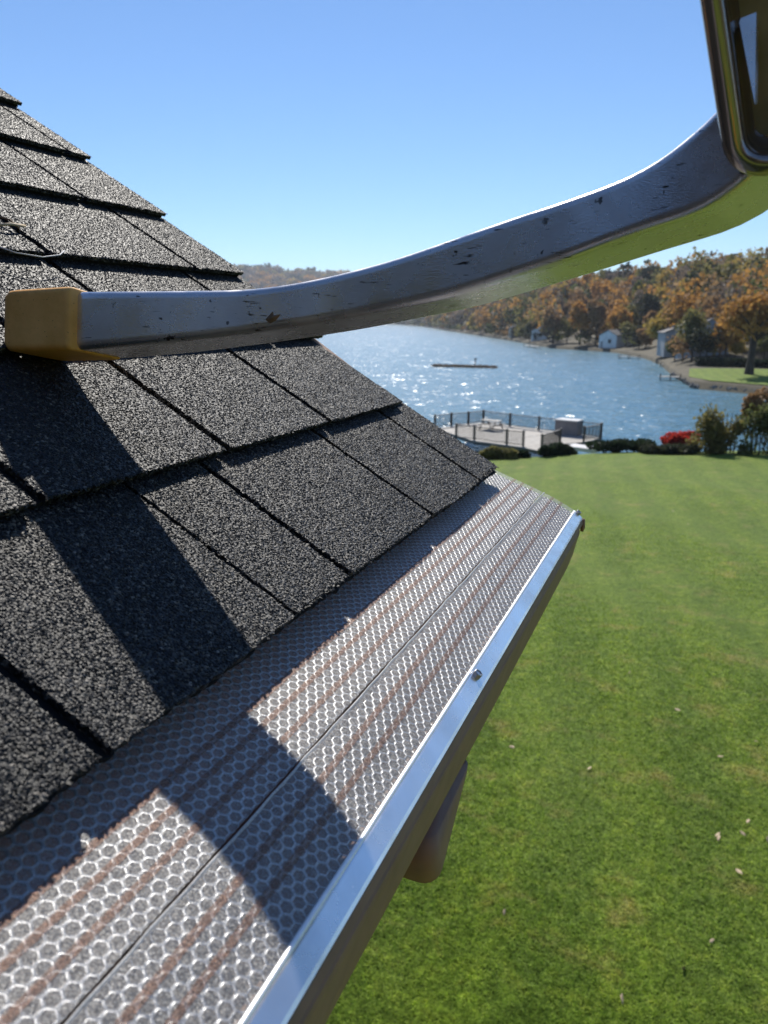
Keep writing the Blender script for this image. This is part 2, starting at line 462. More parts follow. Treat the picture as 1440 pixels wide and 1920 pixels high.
# ------------------------------------------------------------------ foliage builders
def leaf_quads(P, size, r, flat=0.0):
    """one bent-free quad per point with a random orientation"""
    n = len(P)
    a = r.normal(size=(n, 3)); a /= np.linalg.norm(a, axis=1)[:, None]
    b = r.normal(size=(n, 3)); b -= (a*b).sum(1)[:, None]*a; b /= np.linalg.norm(b, axis=1)[:, None]
    s = size*(.55 + .9*r.random((n, 1))); e = .5 + .5*r.random((n, 1))
    a = a*s; b = b*s*e
    V = np.stack([P-a, P-b*.9, P+a, P+b*.9], 1)
    return V.reshape(-1, 3), np.arange(4*n).reshape(-1, 4)

def crown_points(n, rad, r, lobes=9, hollow=.55):
    """points in an uneven crown built of several lobes; unit box centred at 0 scaled by rad"""
    C = r.normal(size=(lobes, 3)); C /= np.linalg.norm(C, axis=1)[:, None]
    C *= (.25 + .45*r.random((lobes, 1))); C[:, 2] *= .9
    R = .32 + .26*r.random(lobes)
    k = r.integers(0, lobes, n)
    d = r.normal(size=(n, 3)); d /= np.linalg.norm(d, axis=1)[:, None]
    rr = (hollow + (1-hollow)*r.random((n, 1)))
    P = C[k] + d*rr*R[k][:, None]
    return P * np.asarray(rad)

def make_tree(name, base, height, width, leaf, label, seed, n=1500, lsize=.45, trunk_frac=.22, group=None, airy=.5, trunk_r=None):
    r = np.random.default_rng(seed)
    root = empty(name, base); tag(root, label, 'tree', group)
    th = height*trunk_frac; ch = height - th
    tr = trunk_r or height*.022
    mb = MB()
    lean = r.normal(size=2)*.02*height
    top = np.array([lean[0], lean[1], th + ch*.55])
    mb.tube([(0, 0, -.3), (0, 0, th*.4), (lean[0]*.4, lean[1]*.4, th), top], [tr*1.35, tr, tr*.85, tr*.25], 8)
    for i in range(7):
        a = r.random()*2*pi; q = .25 + .6*r.random()
        s = np.array([lean[0]*.4, lean[1]*.4, th*.75]) * (1-q) + top*q
        e = s + np.array([cos(a)*width*.38, sin(a)*width*.38, ch*(.18 + .22*r.random())])
        mb.tube([s, (s+e)/2 + np.array([0, 0, .1]), e], [tr*.45, tr*.3, tr*.08], 5)
    mb.build('trunk', M['bark'], root)
    P = crown_points(n, (width*.5, width*.5, ch*.52), r, 13, airy) + np.array([lean[0]*.6, lean[1]*.6, th + ch*.5])
    V, F = leaf_quads(P, lsize, r)
    mesh_obj('crown', V, F, M[leaf], root)
    return root

# ------------------------------------------------------------------ the wooded hillside (one mass)
def forest():
    r = np.random.default_rng(11)
    kinds = ['orange', 'rust', 'gold', 'olive', 'dark', 'bare', 'green']
    pr = np.array([.17, .22, .05, .20, .10, .20, .06]); pr /= pr.sum()
    Vs = []; Fs = []; Ms = []; off0 = 0
    def put(p, hgt, w, kind, n, ls):
        nonlocal off0
        P = crown_points(n, (w*.5, w*.5, hgt*.5), r, 6, .6) + p + np.array([0, 0, hgt*.56])
        V, F = leaf_quads(P, ls, r)
        Vs.append(V); Fs.append(F + off0); Ms.append(np.full(len(F), kind)); off0 += len(V)
    # nearer hillside to the right
    for i in range(720):
        px = 960 + 900*r.random(); h, ds, dp, rz = column(px)
        o = 34 + (dp*1.04 - 34)*r.random()**.8
        if px > 1180 and o < 48: continue
        if px < 1120 and o < 60: continue
        p = h*(ds+o); p[2] = land_z(o, dp, rz)
        D = ds+o; hg = 10 + 7*r.random()
        put(p, hg, hg*(.55 + .3*r.random()), r.choice(7, p=pr), int(np.clip(90000/D, 110, 420)), .0023*D*(.9 + .3*r.random()))
    for i in range(1150):        # far end of the lake
        px = -500 + 1540*r.random() if i < 350 else 420 + 620*r.random(); h, ds, dp, rz = column(px)
        o = 6 + (dp*1.03 - 6)*r.random()**.9
        p = h*(ds+o); p[2] = land_z(o, dp, rz)
        D = ds+o; hg = 12 + 8*r.random()
        sc_ = max(1.0, D/650.)
        put(p, hg*sc_**.5, hg*.8*sc_, r.choice(7, p=pr), 70, .0023*D)
    # ridge line, closely set so that the top reads as tree tops
    for px in np.arange(-500, 1900, 7):
        h, ds, dp, rz = column(px); o = dp*(.97 + .05*r.random()); D = ds+o
        p = h*D; p[2] = land_z(min(o, dp), dp, rz); hg = (12 + 5*r.random())
        put(p, hg, max(hg*.75, .012*D), r.choice(7, p=pr), 90, .0022*D)
    # low brush along the far water line
    for px in np.arange(-500, 1210, 6):
        h, ds, dp, rz = column(px); o = 7 + 16*r.random(); D = ds+o
        if 1000 < px < 1200 and r.random() < .75: continue
        p = h*D; p[2] = land_z(o, dp, rz)
        put(p, 3 + 4*r.random(), 6 + .006*D, r.choice([4, 4, 6, 3, 5, 1]), 60, .0018*D)
    V = np.concatenate(Vs); F = np.concatenate(Fs); mi = np.concatenate(Ms)
    o = mesh_obj('wooded_hillside', V, F, mats=[M[k] for k in kinds], midx=mi)
    tag(o, 'autumn woods in rust and olive covering the hills across the lake', 'woods', kind='stuff')
forest()

# unseen woods added behind the viewer to darken the metal's reflections
def back_woods():
    r = np.random.default_rng(5); Vs = []; Fs = []; Ms = []; o0 = 0
    for i in range(60):
        a = radians(105 + 150*r.random()); D = 34 + 22*r.random()
        p = RGT*(sin(a)*D) + FH*(cos(a)*D); p[2] = -5
        hg = 11 + 7*r.random()
        P = crown_points(110, (hg*.36, hg*.36, hg*.5), r, 6, .55) + p + np.array([0, 0, hg*.5])
        V, F = leaf_quads(P, .9, r); Vs.append(V); Fs.append(F+o0); Ms.append(np.full(len(F), r.choice(4))); o0 += len(V)
    for i in range(34):  # taller unseen clump, added to darken the arm's front face
        a = radians(172 + 58*r.random()); D = 24 + 8*r.random()
        p = RGT*(sin(a)*D) + FH*(cos(a)*D); p[2] = -5; hg = 14 + 9*r.random()
        P = crown_points(150, (hg*.30, hg*.30, hg*.5), r, 7, .5) + p + np.array([0, 0, hg*.5])
        V, F = leaf_quads(P, .9, r); Vs.append(V); Fs.append(F+o0); Ms.append(np.full(len(F), r.choice([1, 2, 3, 3]))); o0 += len(V)
    o = mesh_obj('added_reflection_woods', np.concatenate(Vs), np.concatenate(Fs), mats=[M[k] for k in ('rust', 'olive', 'bare', 'dark')], midx=np.concatenate(Ms))
    tag(o, 'unseen trees added behind the viewer to darken reflections in the metal', 'woods', kind='stuff')
back_woods()

# ================================================================== HOUSE
TH = radians(34.0)
NRM = np.array([sin(TH), 0, cos(TH)]); UPS = np.array([-cos(TH), 0, sin(TH)]); YD = np.array([0, 1.0, 0])
HP = 0.143/0.548                     # distance of the eye from the plane of the shingle butts
def roof(s, y, n=0.0): return UPS*s + YD*y + NRM*(n - HP)
EAVE_S, EXPO = 0.0775, 0.1385
STEP, TAB = 0.0085, 0.0048           # course step, thickness of the upper tab
RAKE = 0.902

house = empty('house', (-.25, -1.0, -5.0))
tag(house, 'house with dark laminated shingle roof filling the left side', 'house')
HB = np.array([-.25, -1.0, -5.0])
# deck, other slope and walls
Y0, Y1 = -6.0, RAKE - .025
S_RIDGE = 4.2
deck = MB(HB)
a0, a1 = roof(EAVE_S + .028, Y0, -.0150), roof(S_RIDGE, Y0, -.0150)
b0, b1 = roof(EAVE_S + .028, Y0, -.028), roof(S_RIDGE, Y0, -.028)
deck.prism([a0, a1, b1, b0], (0, Y1-Y0, 0))
roof_o = deck.build('roof', M['deck_board'], house)
ridge = roof(S_RIDGE, 0, -.01)
mb = MB(HB); q0 = np.array([ridge[0]-.004, Y0, ridge[2]]); q1 = q0 + np.array([-2.0, 0, -2.0*tan(TH)])
mb.prism([q0, q0 - [0, 0, .02], q1 - [0, 0, .02], q1], (0, Y1-Y0, 0)); mb.build('rear_slope', M['shingle'], house)
ez = roof(EAVE_S + .03, 0, -.03)
mb = MB(HB); mb.box((-.2595, (Y0+Y1)/2, ez[2]-.085), (.009, 0, 0), (0, (Y1-Y0)/2, 0), (0, 0, .075)); mb.build('fascia', M['wood_trim'], house)
mb = MB(HB); mb.box((-.42, (Y0+Y1)/2, ez[2]-.17), (.15, 0, 0), (0, (Y1-Y0)/2 - .002, 0), (0, 0, .006)); mb.build('soffit', M['wood_trim'], house)
mb = MB(HB); mb.prism([(-.56, Y0+.2, -5), (-6.4, Y0+.2, -5), (-6.4, Y0+.2, ez[2]-.18), (ridge[0], Y0+.2, ridge[2]-.3), (-.56, Y0+.2, ez[2]-.18)], (0, Y1-Y0-.5, 0))
mb.build('wall', M['siding'], house)
# rake board under the far edge
mb = MB(HB); c0 = roof(EAVE_S+.03, Y1+.008, -.09); c1 = roof(S_RIDGE, Y1+.008, -.09)
mb.box((c0+c1)/2, (c1-c0)/2, YD*.007, NRM*.058); mb.build('rake_board', M['wood_trim'], house)
mb = MB(HB); c0 = roof(EAVE_S+.012, Y1+.012, -.0122); c1 = roof(S_RIDGE, Y1+.012, -.0122)
mb.box((c0+c1)/2, (c1-c0)/2, YD*.011, NRM*.0012); mb.build('rake_drip_edge', M['gutter'], house)

# ---- shingles: every course a base strip with separate tabs laid on it
def rough_line(n, amp, r): 
    x = r.normal(size=n)*amp
    return (x + np.roll(x, 1))*.7
def tab_mesh(s0, s1, y0, y1, sref, r, thick=TAB, lift=0.0, jag=.0006):
    """slab lying in its course, outline roughened like torn stone-coated felt"""
    ny = max(6, int((y1-y0)/.0035)); ns = max(6, int((s1-s0)/.0035))
    ys = np.linspace(y0, y1, ny); ss = np.linspace(s0, s1, ns)
    bow = r.normal()*.0012
    pts = []
    e = rough_line(ny, jag, r) + bow*np.sin(np.linspace(0, pi, ny))
    for y, q in zip(ys, e): pts.append((s0+q, y))
    e = rough_line(ns, jag*.8, r)
    for s, q in list(zip(ss, e))[1:-1]: pts.append((s, y1+q))
    pts.append((s1, y1)); pts.append((s1, y0))
    e = rough_line(ns, jag*.8, r)
    for s, q in reversed(list(zip(ss, e))[1:-1]): pts.append((s, y0+q))
    def nn(s): return -STEP*(s-sref)/EXPO + lift
    top = [roof(s, y, nn(s)) for s, y in pts]
    bev = [roof(s + (.0006 if s < s0+.003 else 0), y, nn(s)) for s, y in pts]
    bot = [roof(s + .0008, y, nn(s)-thick) for s, y in pts]
    n = len(pts)
    V = bev + bot
    F = [tuple(range(n))[::-1]] + [(i, (i+1) % n, n+(i+1) % n, n+i) for i in range(n)] + [tuple(range(n, 2*n))]
    # outline runs +Y first, then up the slope: make the top face point outwards
    return V, F
def with_granules(V, F, s0, s1, y0, y1, lift, r):
    """the tab with its stone granules as small skewed pyramids"""
    c = roof(s0 + .05, (y0+y1)/2); D = np.linalg.norm(c)
    pitch = .0018 if D < .60 else .0019
    se = s0 + EXPO + .004
    ns = int((se-s0)/pitch); ny = int((y1-y0)/pitch); n = ns*ny
    S, Yv = np.meshgrid(np.linspace(s0+.0002, se, ns), np.linspace(y0+.0004, y1-.0004, ny), indexing='ij')
    S = S.ravel() + r.normal(size=n)*pitch*.34; Yv = Yv.ravel() + r.normal(size=n)*pitch*.34
    nn = -STEP*(S-s0)/EXPO + lift - .00025
    C = UPS[None]*S[:, None] + YD[None]*Yv[:, None] + NRM[None]*(nn - HP)[:, None]
    a = r.random(n)*2*pi; rad = pitch*(.50 + .35*r.random(n)); ht = pitch*(.24 + .36*r.random(n))
    P = []
    for k in range(4):
        q = a + k*pi/2 + r.normal(size=n)*.25; rr = rad*(.75 + .5*r.random(n))
        P.append(C + UPS[None]*(np.cos(q)*rr)[:, None] + YD[None]*(np.sin(q)*rr)[:, None])
    ap = C + NRM[None]*ht[:, None] + UPS[None]*(r.normal(size=n)*rad*.45)[:, None] + YD[None]*(r.normal(size=n)*rad*.45)[:, None]
    GV = np.stack(P + [ap], 1).reshape(-1, 3)
    o0 = len(V); b = o0 + np.arange(n)*5
    GF = np.stack([np.stack([b+k, b+(k+1) % 4, b+4], 1) for k in range(4)], 1).reshape(-1, 3)
    mixp = ([.74, .19, .055, .015], [.68, .23, .07, .02], [.79, .155, .045, .01])[int(r.integers(0, 3))]
    kind = r.choice(4, size=n, p=mixp) + 1
    mi = [0]*len(F) + np.repeat(kind, 4).tolist()
    return list(V) + list(GV), list(F) + [tuple(f) for f in GF[:, ::-1].tolist()], mi
CUTS = {0: [.818, .650, .466, .385, .220], 1: [.882, .676, .497, .311], 2: [.781, .573, .43], 3: [.797, .571, .39],
        4: [.753, .58, .40], 5: [.858, .66, .47], 6: [.74, .56], 7: [.82, .63, .45]}
rs = np.random.default_rng(21)
N_COURSE = 15
for ci in range(N_COURSE):
    s0 = EAVE_S + ci*EXPO; s1 = s0 + EXPO + .028
    rake = RAKE + rs.normal()*.003
    bs0, bs1 = (s0 - .0055 if ci == 0 else s0), s1
    V, F = tab_mesh(bs0 + .0035, bs1, -1.2, rake - .003, s0, rs, STEP - TAB - .0004, -TAB - .0003, .0007)
    mesh_obj('shingle_strip', np.array(V) - HB, F, M['shingle_under'], roof_o)
    cuts = list(CUTS.get(ci, []))
    y = cuts[-1] if cuts else rake
    while y > -1.0:
        y -= rs.choice([.165, .185, .205, .125]); cuts.append(y)
    hi = rake
    for cy in cuts:
        gap = .0095 if ci else .0078
        if ci == 0 and abs(cy-.385) < .01: gap = .004
        lo = cy + gap/2
        if hi - lo > .02:
            lf = rs.random()*.0006
            V, F = tab_mesh(s0, s1, lo, hi, s0, rs, TAB, lf)
            if hi > .05 and ci < 7 and hi > .05 + (s0-.08)*.55:
                V, F, mi = with_granules(V, F, s0, s1, lo, hi, lf, rs)
                mesh_obj('shingle', np.array(V) - HB, F, parent=roof_o, mats=[M['shingle'], M['grain_black'], M['grain_grey'], M['grain_tan'], M['grain_pale']], midx=mi)
            else:
                mesh_obj('shingle', np.array(V) - HB, F, M['shingle'], roof_o)
        hi = cy - gap/2
# the courses above and beside those, out to the ridge, in one sheet of the same stone
mb = MB(HB)
for ci in range(N_COURSE, 29):
    s0 = EAVE_S + ci*EXPO
    mb.add([roof(s0, Y0, 0), roof(s0, RAKE, 0), roof(s0+EXPO, RAKE, -STEP), roof(s0+EXPO, Y0, -STEP), roof(s0, Y0, -STEP), roof(s0, RAKE, -STEP)],
           [(0, 1, 2, 3), (4, 5, 1, 0)])
for ci in range(0, N_COURSE):
    s0 = EAVE_S + ci*EXPO
    mb.add([roof(s0, Y0, 0), roof(s0, -1.21, 0), roof(s0+EXPO, -1.21, -STEP), roof(s0+EXPO, Y0, -STEP), roof(s0, Y0, -STEP), roof(s0, -1.21, -STEP)],
           [(0, 1, 2, 3), (4, 5, 1, 0)])
o = mb.build('upper_courses', M['shingle'], roof_o); o['kind'] = 'stuff'

# ================================================================== GUTTER
K = 1.06
GY0, GY1 = -2.4, 0.957
LA = np.array([-.1226, -.2327]); LB = np.array([-.1133, -.2398])       # lip strip, inner and outer edge (x, z)
gut = empty('rain_gutter', (-.18, 0, -.36)); GB = np.array([-.18, 0, -.36])
tag(gut, 'bronze painted aluminium gutter along the eave under the mesh guard', 'gutter')
def extrude_profile(prof, y0, y1, name, mat, parent, base, thick=None, smooth=False):
    """open profile (x, z) extruded along the eave, doubled to a thickness"""
    P = np.array(prof, float)
    if thick:
        T = np.gradient(P, axis=0); T /= np.linalg.norm(T, axis=1)[:, None]
        Nn = np.stack([-T[:, 1], T[:, 0]], 1)
        Q = P - Nn*thick
        ring = np.concatenate([P, Q[::-1]])
        closed = True
    else: ring = P; closed = False
    n = len(ring)
    V = [np.array([x, y0, z]) - base for x, z in ring] + [np.array([x, y1, z]) - base for x, z in ring]
    F = [(i, (i+1) % n, n+(i+1) % n, n+i) for i in range(n if closed else n-1)]
    if closed: F += [tuple(range(n-1, -1, -1)), tuple(range(n, 2*n))]
    return mesh_obj(name, V, F, mat, parent, smooth)
# K-style face: rolled top, recess, ledge, ogee belly, floor, back
face = [(-.1300, -.2395), (-.1205, -.2418), (-.1132, -.2428), (-.1124, -.2465), (-.1160, -.2485), (-.1178, -.2530), (-.1172, -.2560), (-.1160, -.2580),
        (-.1166, -.2630), (-.1186, -.2700), (-.1225, -.2880), (-.1290, -.3080), (-.1420, -.3200), (-.1490, -.3330), (-.1500, -.3420), (-.1560, -.3450), (-.2450, -.3450), (-.2480, -.3400), (-.2480, -.2050)]
extrude_profile(face[::-1], GY0, GY1, 'trough', M['gutter'], gut, GB, .0009)
poly = [(x, z) for x, z in face]
mb = MB(GB); mb.prism([(x*1.0, GY1+.0002, z) for x, z in face] + [(-.2480, GY1+.0002, -.2050)][:0], (0, .0012, 0)); mb.build('end_cap', M['gutter'], gut)
# bead of the end cap folded round the lip
mb = MB(GB); mb.tube([(-.1185, GY1-.002, -.2440), (-.1125, GY1, -.2440), (-.1120, GY1+.001, -.2520), (-.1130, GY1+.001, -.2580)], [.003, .0038, .003, .002], 8); mb.build('end_bead', M['gutter'], gut, True)
# outlet and elbow of the downspout below the floor
def round_rect(w, h, r, n=4):
    pts = []
    for cx, cy, a0 in ((w-r, h-r, 0), (-w+r, h-r, 90), (-w+r, -h+r, 180), (w-r, -h+r, 270)):
        for k in range(n+1):
            a = radians(a0 + 90*k/n); pts.append((cx + r*cos(a), cy + r*sin(a)))
    out = []; m = len(pts)
    for i in range(m):                      # support points keep the flat faces flat under smooth shading
        out.append(pts[i]); a, b = pts[i], pts[(i+1) % m]
        if (i+1) % (n+1) == 0:
            for q in (.04, .96): out.append((a[0]*(1-q)+b[0]*q, a[1]*(1-q)+b[1]*q))
    return out
def sweep(P, sections, name, mat, parent, base, up0=(0, 0, 1), caps=True, smooth=True, twist=None):
    """rounded-rectangle sections (half w sideways, half h upwards, radius) along a path"""
    P = [np.asarray(p, float) for p in P]; n = len(P)
    T = []
    for i in range(n):
        t_ = P[min(i+1, n-1)] - P[max(i-1, 0)]; T.append(t_/np.linalg.norm(t_))
    up = np.asarray(up0, float); V = []; F = []
    for i in range(n):
        up = up - T[i]*(up@T[i]); up /= np.linalg.norm(up); side = np.cross(T[i], up)
        us, ss = up, side
        if twist is not None:
            ca, sa = cos(radians(twist[i])), sin(radians(twist[i])); ss = side*ca + up*sa; us = up*ca - side*sa
        w, h, r = sections[i]
        pts = round_rect(w, h, r, 5); m = len(pts)
        for a, b in pts: V.append(P[i] + ss*a + us*b - base)
    for i in range(n-1):
        for k in range(m):
            a = i*m+k; b = i*m+(k+1) % m; F.append((a, b, b+m, a+m))
    if caps: F += [tuple(range(m-1, -1, -1)), tuple(range((n-1)*m, n*m))]
    o = mesh_obj(name, V, F, mat, parent, smooth)
    return o
ds_ = empty('downspout', (-.19, .40, -.62)); DB = np.array([-.19, .40, -.62])
tag(ds_, 'brown downspout elbow hanging below the gutter', 'downspout')
sweep([(-.176, .480, -.3400), (-.176, .481, -.3520), (-.177, .486, -.3590), (-.180, .494, -.3655), (-.190, .508, -.3700), (-.210, .522, -.3760), (-.250, .534, -.392), (-.305, .540, -.430)],
      [(.048, .040, .010), (.048, .040, .012), (.050, .040, .014), (.050, .040, .014), (.048, .038, .012), (.044, .038, .012), (.040, .038, .010), (.038, .038, .008)],
      'elbow', M['gutter'], ds_, DB, up0=(1, 0, 0))
sweep([(-.305, .540, -.430), (-.332, .540, -.455), (-.345, .540, -.51), (-.345, .540, -4.95)], [(.037, .037, .006)]*4, 'pipe', M['gutter'], ds_, DB, up0=(1, 0, 0))

# ================================================================== GUTTER GUARD
guard = empty('gutter_guard', (-.18, 0, -.21)); UB = np.array([-.18, 0, -.21])
tag(guard, 'silver micro mesh gutter guard with copper bands under the shingle edge', 'gutter guard')
PROF = np.array([(-.2440, -.1800), (-.2250, -.1885), (-.2080, -.1952), (-.1930, -.2008), (-.1790, -.2062), (-.1640, -.2122), (-.1500, -.2182), (-.1360, -.2256), (-.1232, -.2322)])
SEAM_X = -.1640
# arc-length table
seg = np.hypot(*np.diff(PROF, axis=0).T); ARC = np.concatenate([[0], np.cumsum(seg)]); LTOT = ARC[-1]
def gpos(y, l, n=0.0):
    l = np.asarray(l, float); x = np.interp(l, ARC, PROF[:, 0]); z = np.interp(l, ARC, PROF[:, 1])
    x2 = np.interp(l+.0015, ARC, PROF[:, 0]); z2 = np.interp(l+.0015, ARC, PROF[:, 1])
    x1 = np.interp(l-.0015, ARC, PROF[:, 0]); z1 = np.interp(l-.0015, ARC, PROF[:, 1])
    tx, tz = x2-x1, z2-z1; L = np.hypot(tx, tz); nx_, nz_ = -tz/L, tx/L
    return np.stack([x + nx_*n, np.broadcast_to(y, np.shape(x)), z + nz_*n], -1)
def l_of_x(x): return float(np.interp(x, PROF[:, 0], ARC))
L_SEAM = l_of_x(SEAM_X)
def hex_plate(l0, l1, y0, y1, name):
    p = .00620; pitch_y = p*sqrt(3); row = p/2
    ro = p/sqrt(3); ri = ro*.80
    ang = [radians(60*k) for k in range(6)]
    Vs = []; Fs = []; mi = []; off = 0
    nrow = int((l1-l0)/row); ncol = int((y1-y0)/pitch_y)
    R_, C_ = np.meshgrid(np.arange(nrow), np.arange(ncol), indexing='ij')
    cy = (y0 + (C_ + .5*(R_ % 2))*pitch_y + ro).ravel(); cl = (l0 + row*(R_+1)).ravel()
    n = len(cy)
    rings = []
    for rad, hgt in ((ro, 0.0), ((ro+ri)/2, .00030), (ri, 0.00005), (ri*.97, -.0010)):
        yy = cy[:, None] + rad*np.cos(ang)[None]; ll = cl[:, None] + rad*np.sin(ang)[None]
        rings.append(gpos(yy, np.clip(ll, l0-.001, l1+.001), hgt))
    V = np.stack(rings, 1).reshape(-1, 3) - UB       # n x 4 rings x 6
    F = []; mi = []
    base = (np.arange(n)*24)[:, None]
    for ring in range(3):
        for k in range(6):
            k2 = (k+1) % 6
            F.append(np.concatenate([base + ring*6+k, base+ring*6+k2, base+(ring+1)*6+k2, base+(ring+1)*6+k], 1)); mi.append(np.full(n, 1 if ring == 2 else 0))
    o = mesh_obj(name, V, np.concatenate(F), mats=[M['web'], M['hole_wall']], midx=np.concatenate(mi), parent=guard)
    o['kind'] = 'stuff'; return o
hex_plate(.004, L_SEAM - .0015, -.55, GY1 - .006, 'upper_honeycomb_plate')
hex_plate(L_SEAM + .0015, LTOT - .001, -.55, GY1 - .006, 'lower_honeycomb_plate')

def weave_sheet(l0, l1, n, name, mat, y0=-2.3, y1=GY1-.001, nl=10, wob=0.0, seed=0):
    r = np.random.default_rng(seed)
    ys = np.linspace(y0, y1, 240); ls = np.linspace(l0, l1, nl)
    V = []
    for i, l in enumerate(ls):
        q = gpos(ys, np.full(len(ys), l), n)
        if wob: q[:, 2] += wob*np.sin(ys*37 + l*300) + wob*np.sin(ys*91 - l*500)*.5
        V.append(q)
    V = np.array(V) - UB; m = len(ys)
    ii = np.arange(nl-1)[:, None]*m + np.arange(m-1)[None]
    F = np.stack([ii, ii+1, ii+m+1, ii+m], -1).reshape(-1, 4)[:, ::-1]
    return mesh_obj(name, V.reshape(-1, 3), F, mat, guard, True)
weave_sheet(.002, L_SEAM - .0005, .0009, 'mesh_sheet', M['weave'], wob=.0001, seed=1)
weave_sheet(L_SEAM + .0006, LTOT - .0003, .0009, 'mesh_sheet', M['weave'], wob=.0001, seed=2)
for xs in (-.2000, -.1893, -.1768, -.1510, -.1400):
    l = l_of_x(xs)
    o = weave_sheet(l-.0017, l+.0017, .00125, 'copper_band', M['copper'], nl=3); o['label'] = 'brown copper wire band'
# folded seam between the two panels
mb = MB(UB); pr_ = []
for dl, dn in ((.0004, -.0010), (.0005, .0009), (.0007, .0014), (.0010, .0015), (.0014, .0012), (.0019, .0009)):
    q = gpos(0.0, L_SEAM + dl, dn); pr_.append((q[0], q[2]))
ysm = np.linspace(-2.3, GY1-.0005, 300); V = []
for k, (x, z) in enumerate(pr_):
    for y in ysm: V.append((x + .00025*sin(y*160)+.0002*sin(y*53+1), y, z + .0002*sin(y*210 + k*.3)))
m = len(ysm); V = np.array(V) - UB
ii = np.arange(len(pr_)-1)[:, None]*m + np.arange(m-1)[None]
mesh_obj('folded_seam', V, np.stack([ii, ii+m, ii+m+1, ii+1], -1).reshape(-1, 4), M['seam'], guard, True)
# bright front lip strip clamped on the gutter
lip = [(LA[0]-.0022, LA[1]-.0022), (LA[0]-.0016, LA[1]-.0004), (LA[0], LA[1]+.0004), (LA[0]+.0016, LA[1]-.0003), (LB[0]-.0008, LB[1]+.0007), (LB[0]+.0001, LB[1]-.0003), (LB[0]-.0006, LB[1]-.0022)]
lo = extrude_profile(lip[::-1], GY0, GY1-.004, 'front_lip', M['lip_metal'], guard, UB, .0008)
mb = MB(UB); yb_ = np.linspace(GY0, GY1-.004, 120)
mb.tube([(LA[0]-.0002, y, LA[1]+.0007+.00012*sin(y*60)) for y in yb_], .00145, 8); mb.build('lip_bead', M['bead'], guard, True)
# screw
def screw(y, lab=None):
    c = np.array([(LA[0]+LB[0])/2 - .0015, y, (LA[1]+LB[1])/2 + .0012])
    d = np.array([LB[1]-LA[1], 0, -(LB[0]-LA[0])]); d = -d/np.linalg.norm(d); d = d if d[2] > 0 else -d
    e1 = np.array([0, 1.0, 0]); e2 = np.cross(d, e1)
    V = []; 
    rings = [(.0050, -.0004), (.0050, .0004), (.0034, .0006), (.0034, .0040), (.0029, .0046), (.0024, .0046), (.0022, .0040)]
    m = 12
    for rad, hh in rings:
        for k in range(m):
            q = 2*pi*k/m; rr = rad
            if .0006 <= hh: rr = rad*(1.0 if k % 2 == 0 else .90)
            V.append(c + d*hh + rr*(e1*cos(q)+e2*sin(q)) - UB)
    F = [(i*m+k, i*m+(k+1) % m, (i+1)*m+(k+1) % m, (i+1)*m+k) for i in range(len(rings)-1) for k in range(m)]
    F += [tuple(range((len(rings)-1)*m, len(rings)*m))]
    return mesh_obj('screw', V, F, M['steel'], guard)
screw(.468); screw(.022); screw(.953)

# ================================================================== LADDER STABILISER
stab = empty('ladder_stabilizer', (-.43, .42, -.03)); SB = np.array([-.43, .42, -.03])
tag(stab, 'scuffed bent aluminium ladder stabilizer arm with an ochre rubber foot on the shingles', 'stabilizer')
ARM = [(60, 558, 669, .411), (140, 557, 668, .414), (300, 556, 655, .427), (440, 554, 638, .439), (523, 545, 626, .445), (623, 525, 611, .452), (734, 496, 589, .454), (840, 460, 568, .454),
       (1000, 404, 520, .450), (1064, 385, 500, .447), (1195, 340, 455, .440), (1290, 294, 424, .432)]
DEP = .048
path = []; sec = []
for px, yt, yb, Y in ARM:
    a = at_y(px, yt, Y); b = at_y(px, yb, Y)
    hgt = np.linalg.norm(a-b)
    path.append((a+b)/2 + np.array([0, DEP/2, 0])); sec.append((DEP/2, hgt/2, .0048))
P0 = path[-1]; tdir = path[-1]-path[-2]; tdir /= np.linalg.norm(tdir)
# bend up and towards the viewer
end_dir = np.array([.45, -.42, .72]); end_dir /= np.linalg.norm(end_dir)
cur = P0.copy()
for k in range(1, 9):
    q = k/8; d = tdir*(1-q) + end_dir*q; d /= np.linalg.norm(d); cur = cur + d*.0085
    path.append(cur.copy()); sec.append((DEP/2, .0195, .0048))
for k in range(5):
    cur = cur + end_dir*.02; path.append(cur.copy()); sec.append((DEP/2, .0195, .0048))
# resample smoothly
def resample(P, S, n):
    P = np.array(P); S = np.array(S); u = np.concatenate([[0], np.cumsum(np.linalg.norm(np.diff(P, axis=0), axis=1))])
    uu = np.linspace(0, u[-1], n)
    Q = np.stack([np.interp(uu, u, P[:, i]) for i in range(3)], 1); R_ = np.stack([np.interp(uu, u, S[:, i]) for i in range(3)], 1)
    for _ in range(3):
        Q[1:-1] = (Q[:-2] + 2*Q[1:-1] + Q[2:])/4; R_[1:-1] = (R_[:-2] + 2*R_[1:-1] + R_[2:])/4
    return list(Q), [tuple(s) for s in R_]
path, sec = resample(path, sec, 70)
tw = [float(np.interp(p[0], [-.42, -.33, -.25, -.16, -.08, -.02, .05], [11, 11, 10, 10, 11, 14, 14])) for p in path]
arm = sweep(path, sec, 'arm', M['arm_metal'], stab, SB, twist=tw)
# rubber foot: a slightly larger boot over the tube end
c0 = at_y(0, 618, .4075); c1 = at_y(131, 613, .4075)
fd = (c1-c0)/np.linalg.norm(c1-c0)
fp = []; fs = []
for q, g in ((0, .70), (.04, .90), (.12, .985), (.2, 1.0), (.94, 1.0), (.985, .985), (1.0, .93)):
    fp.append(c0 + (c1-c0)*q + np.array([0, .0258, .0012])); fs.append((.0262*g, .0208*g, .0042*g))
sweep(fp, fs, 'rubber_foot', M['rubber'], stab, SB, twist=[11]*7)
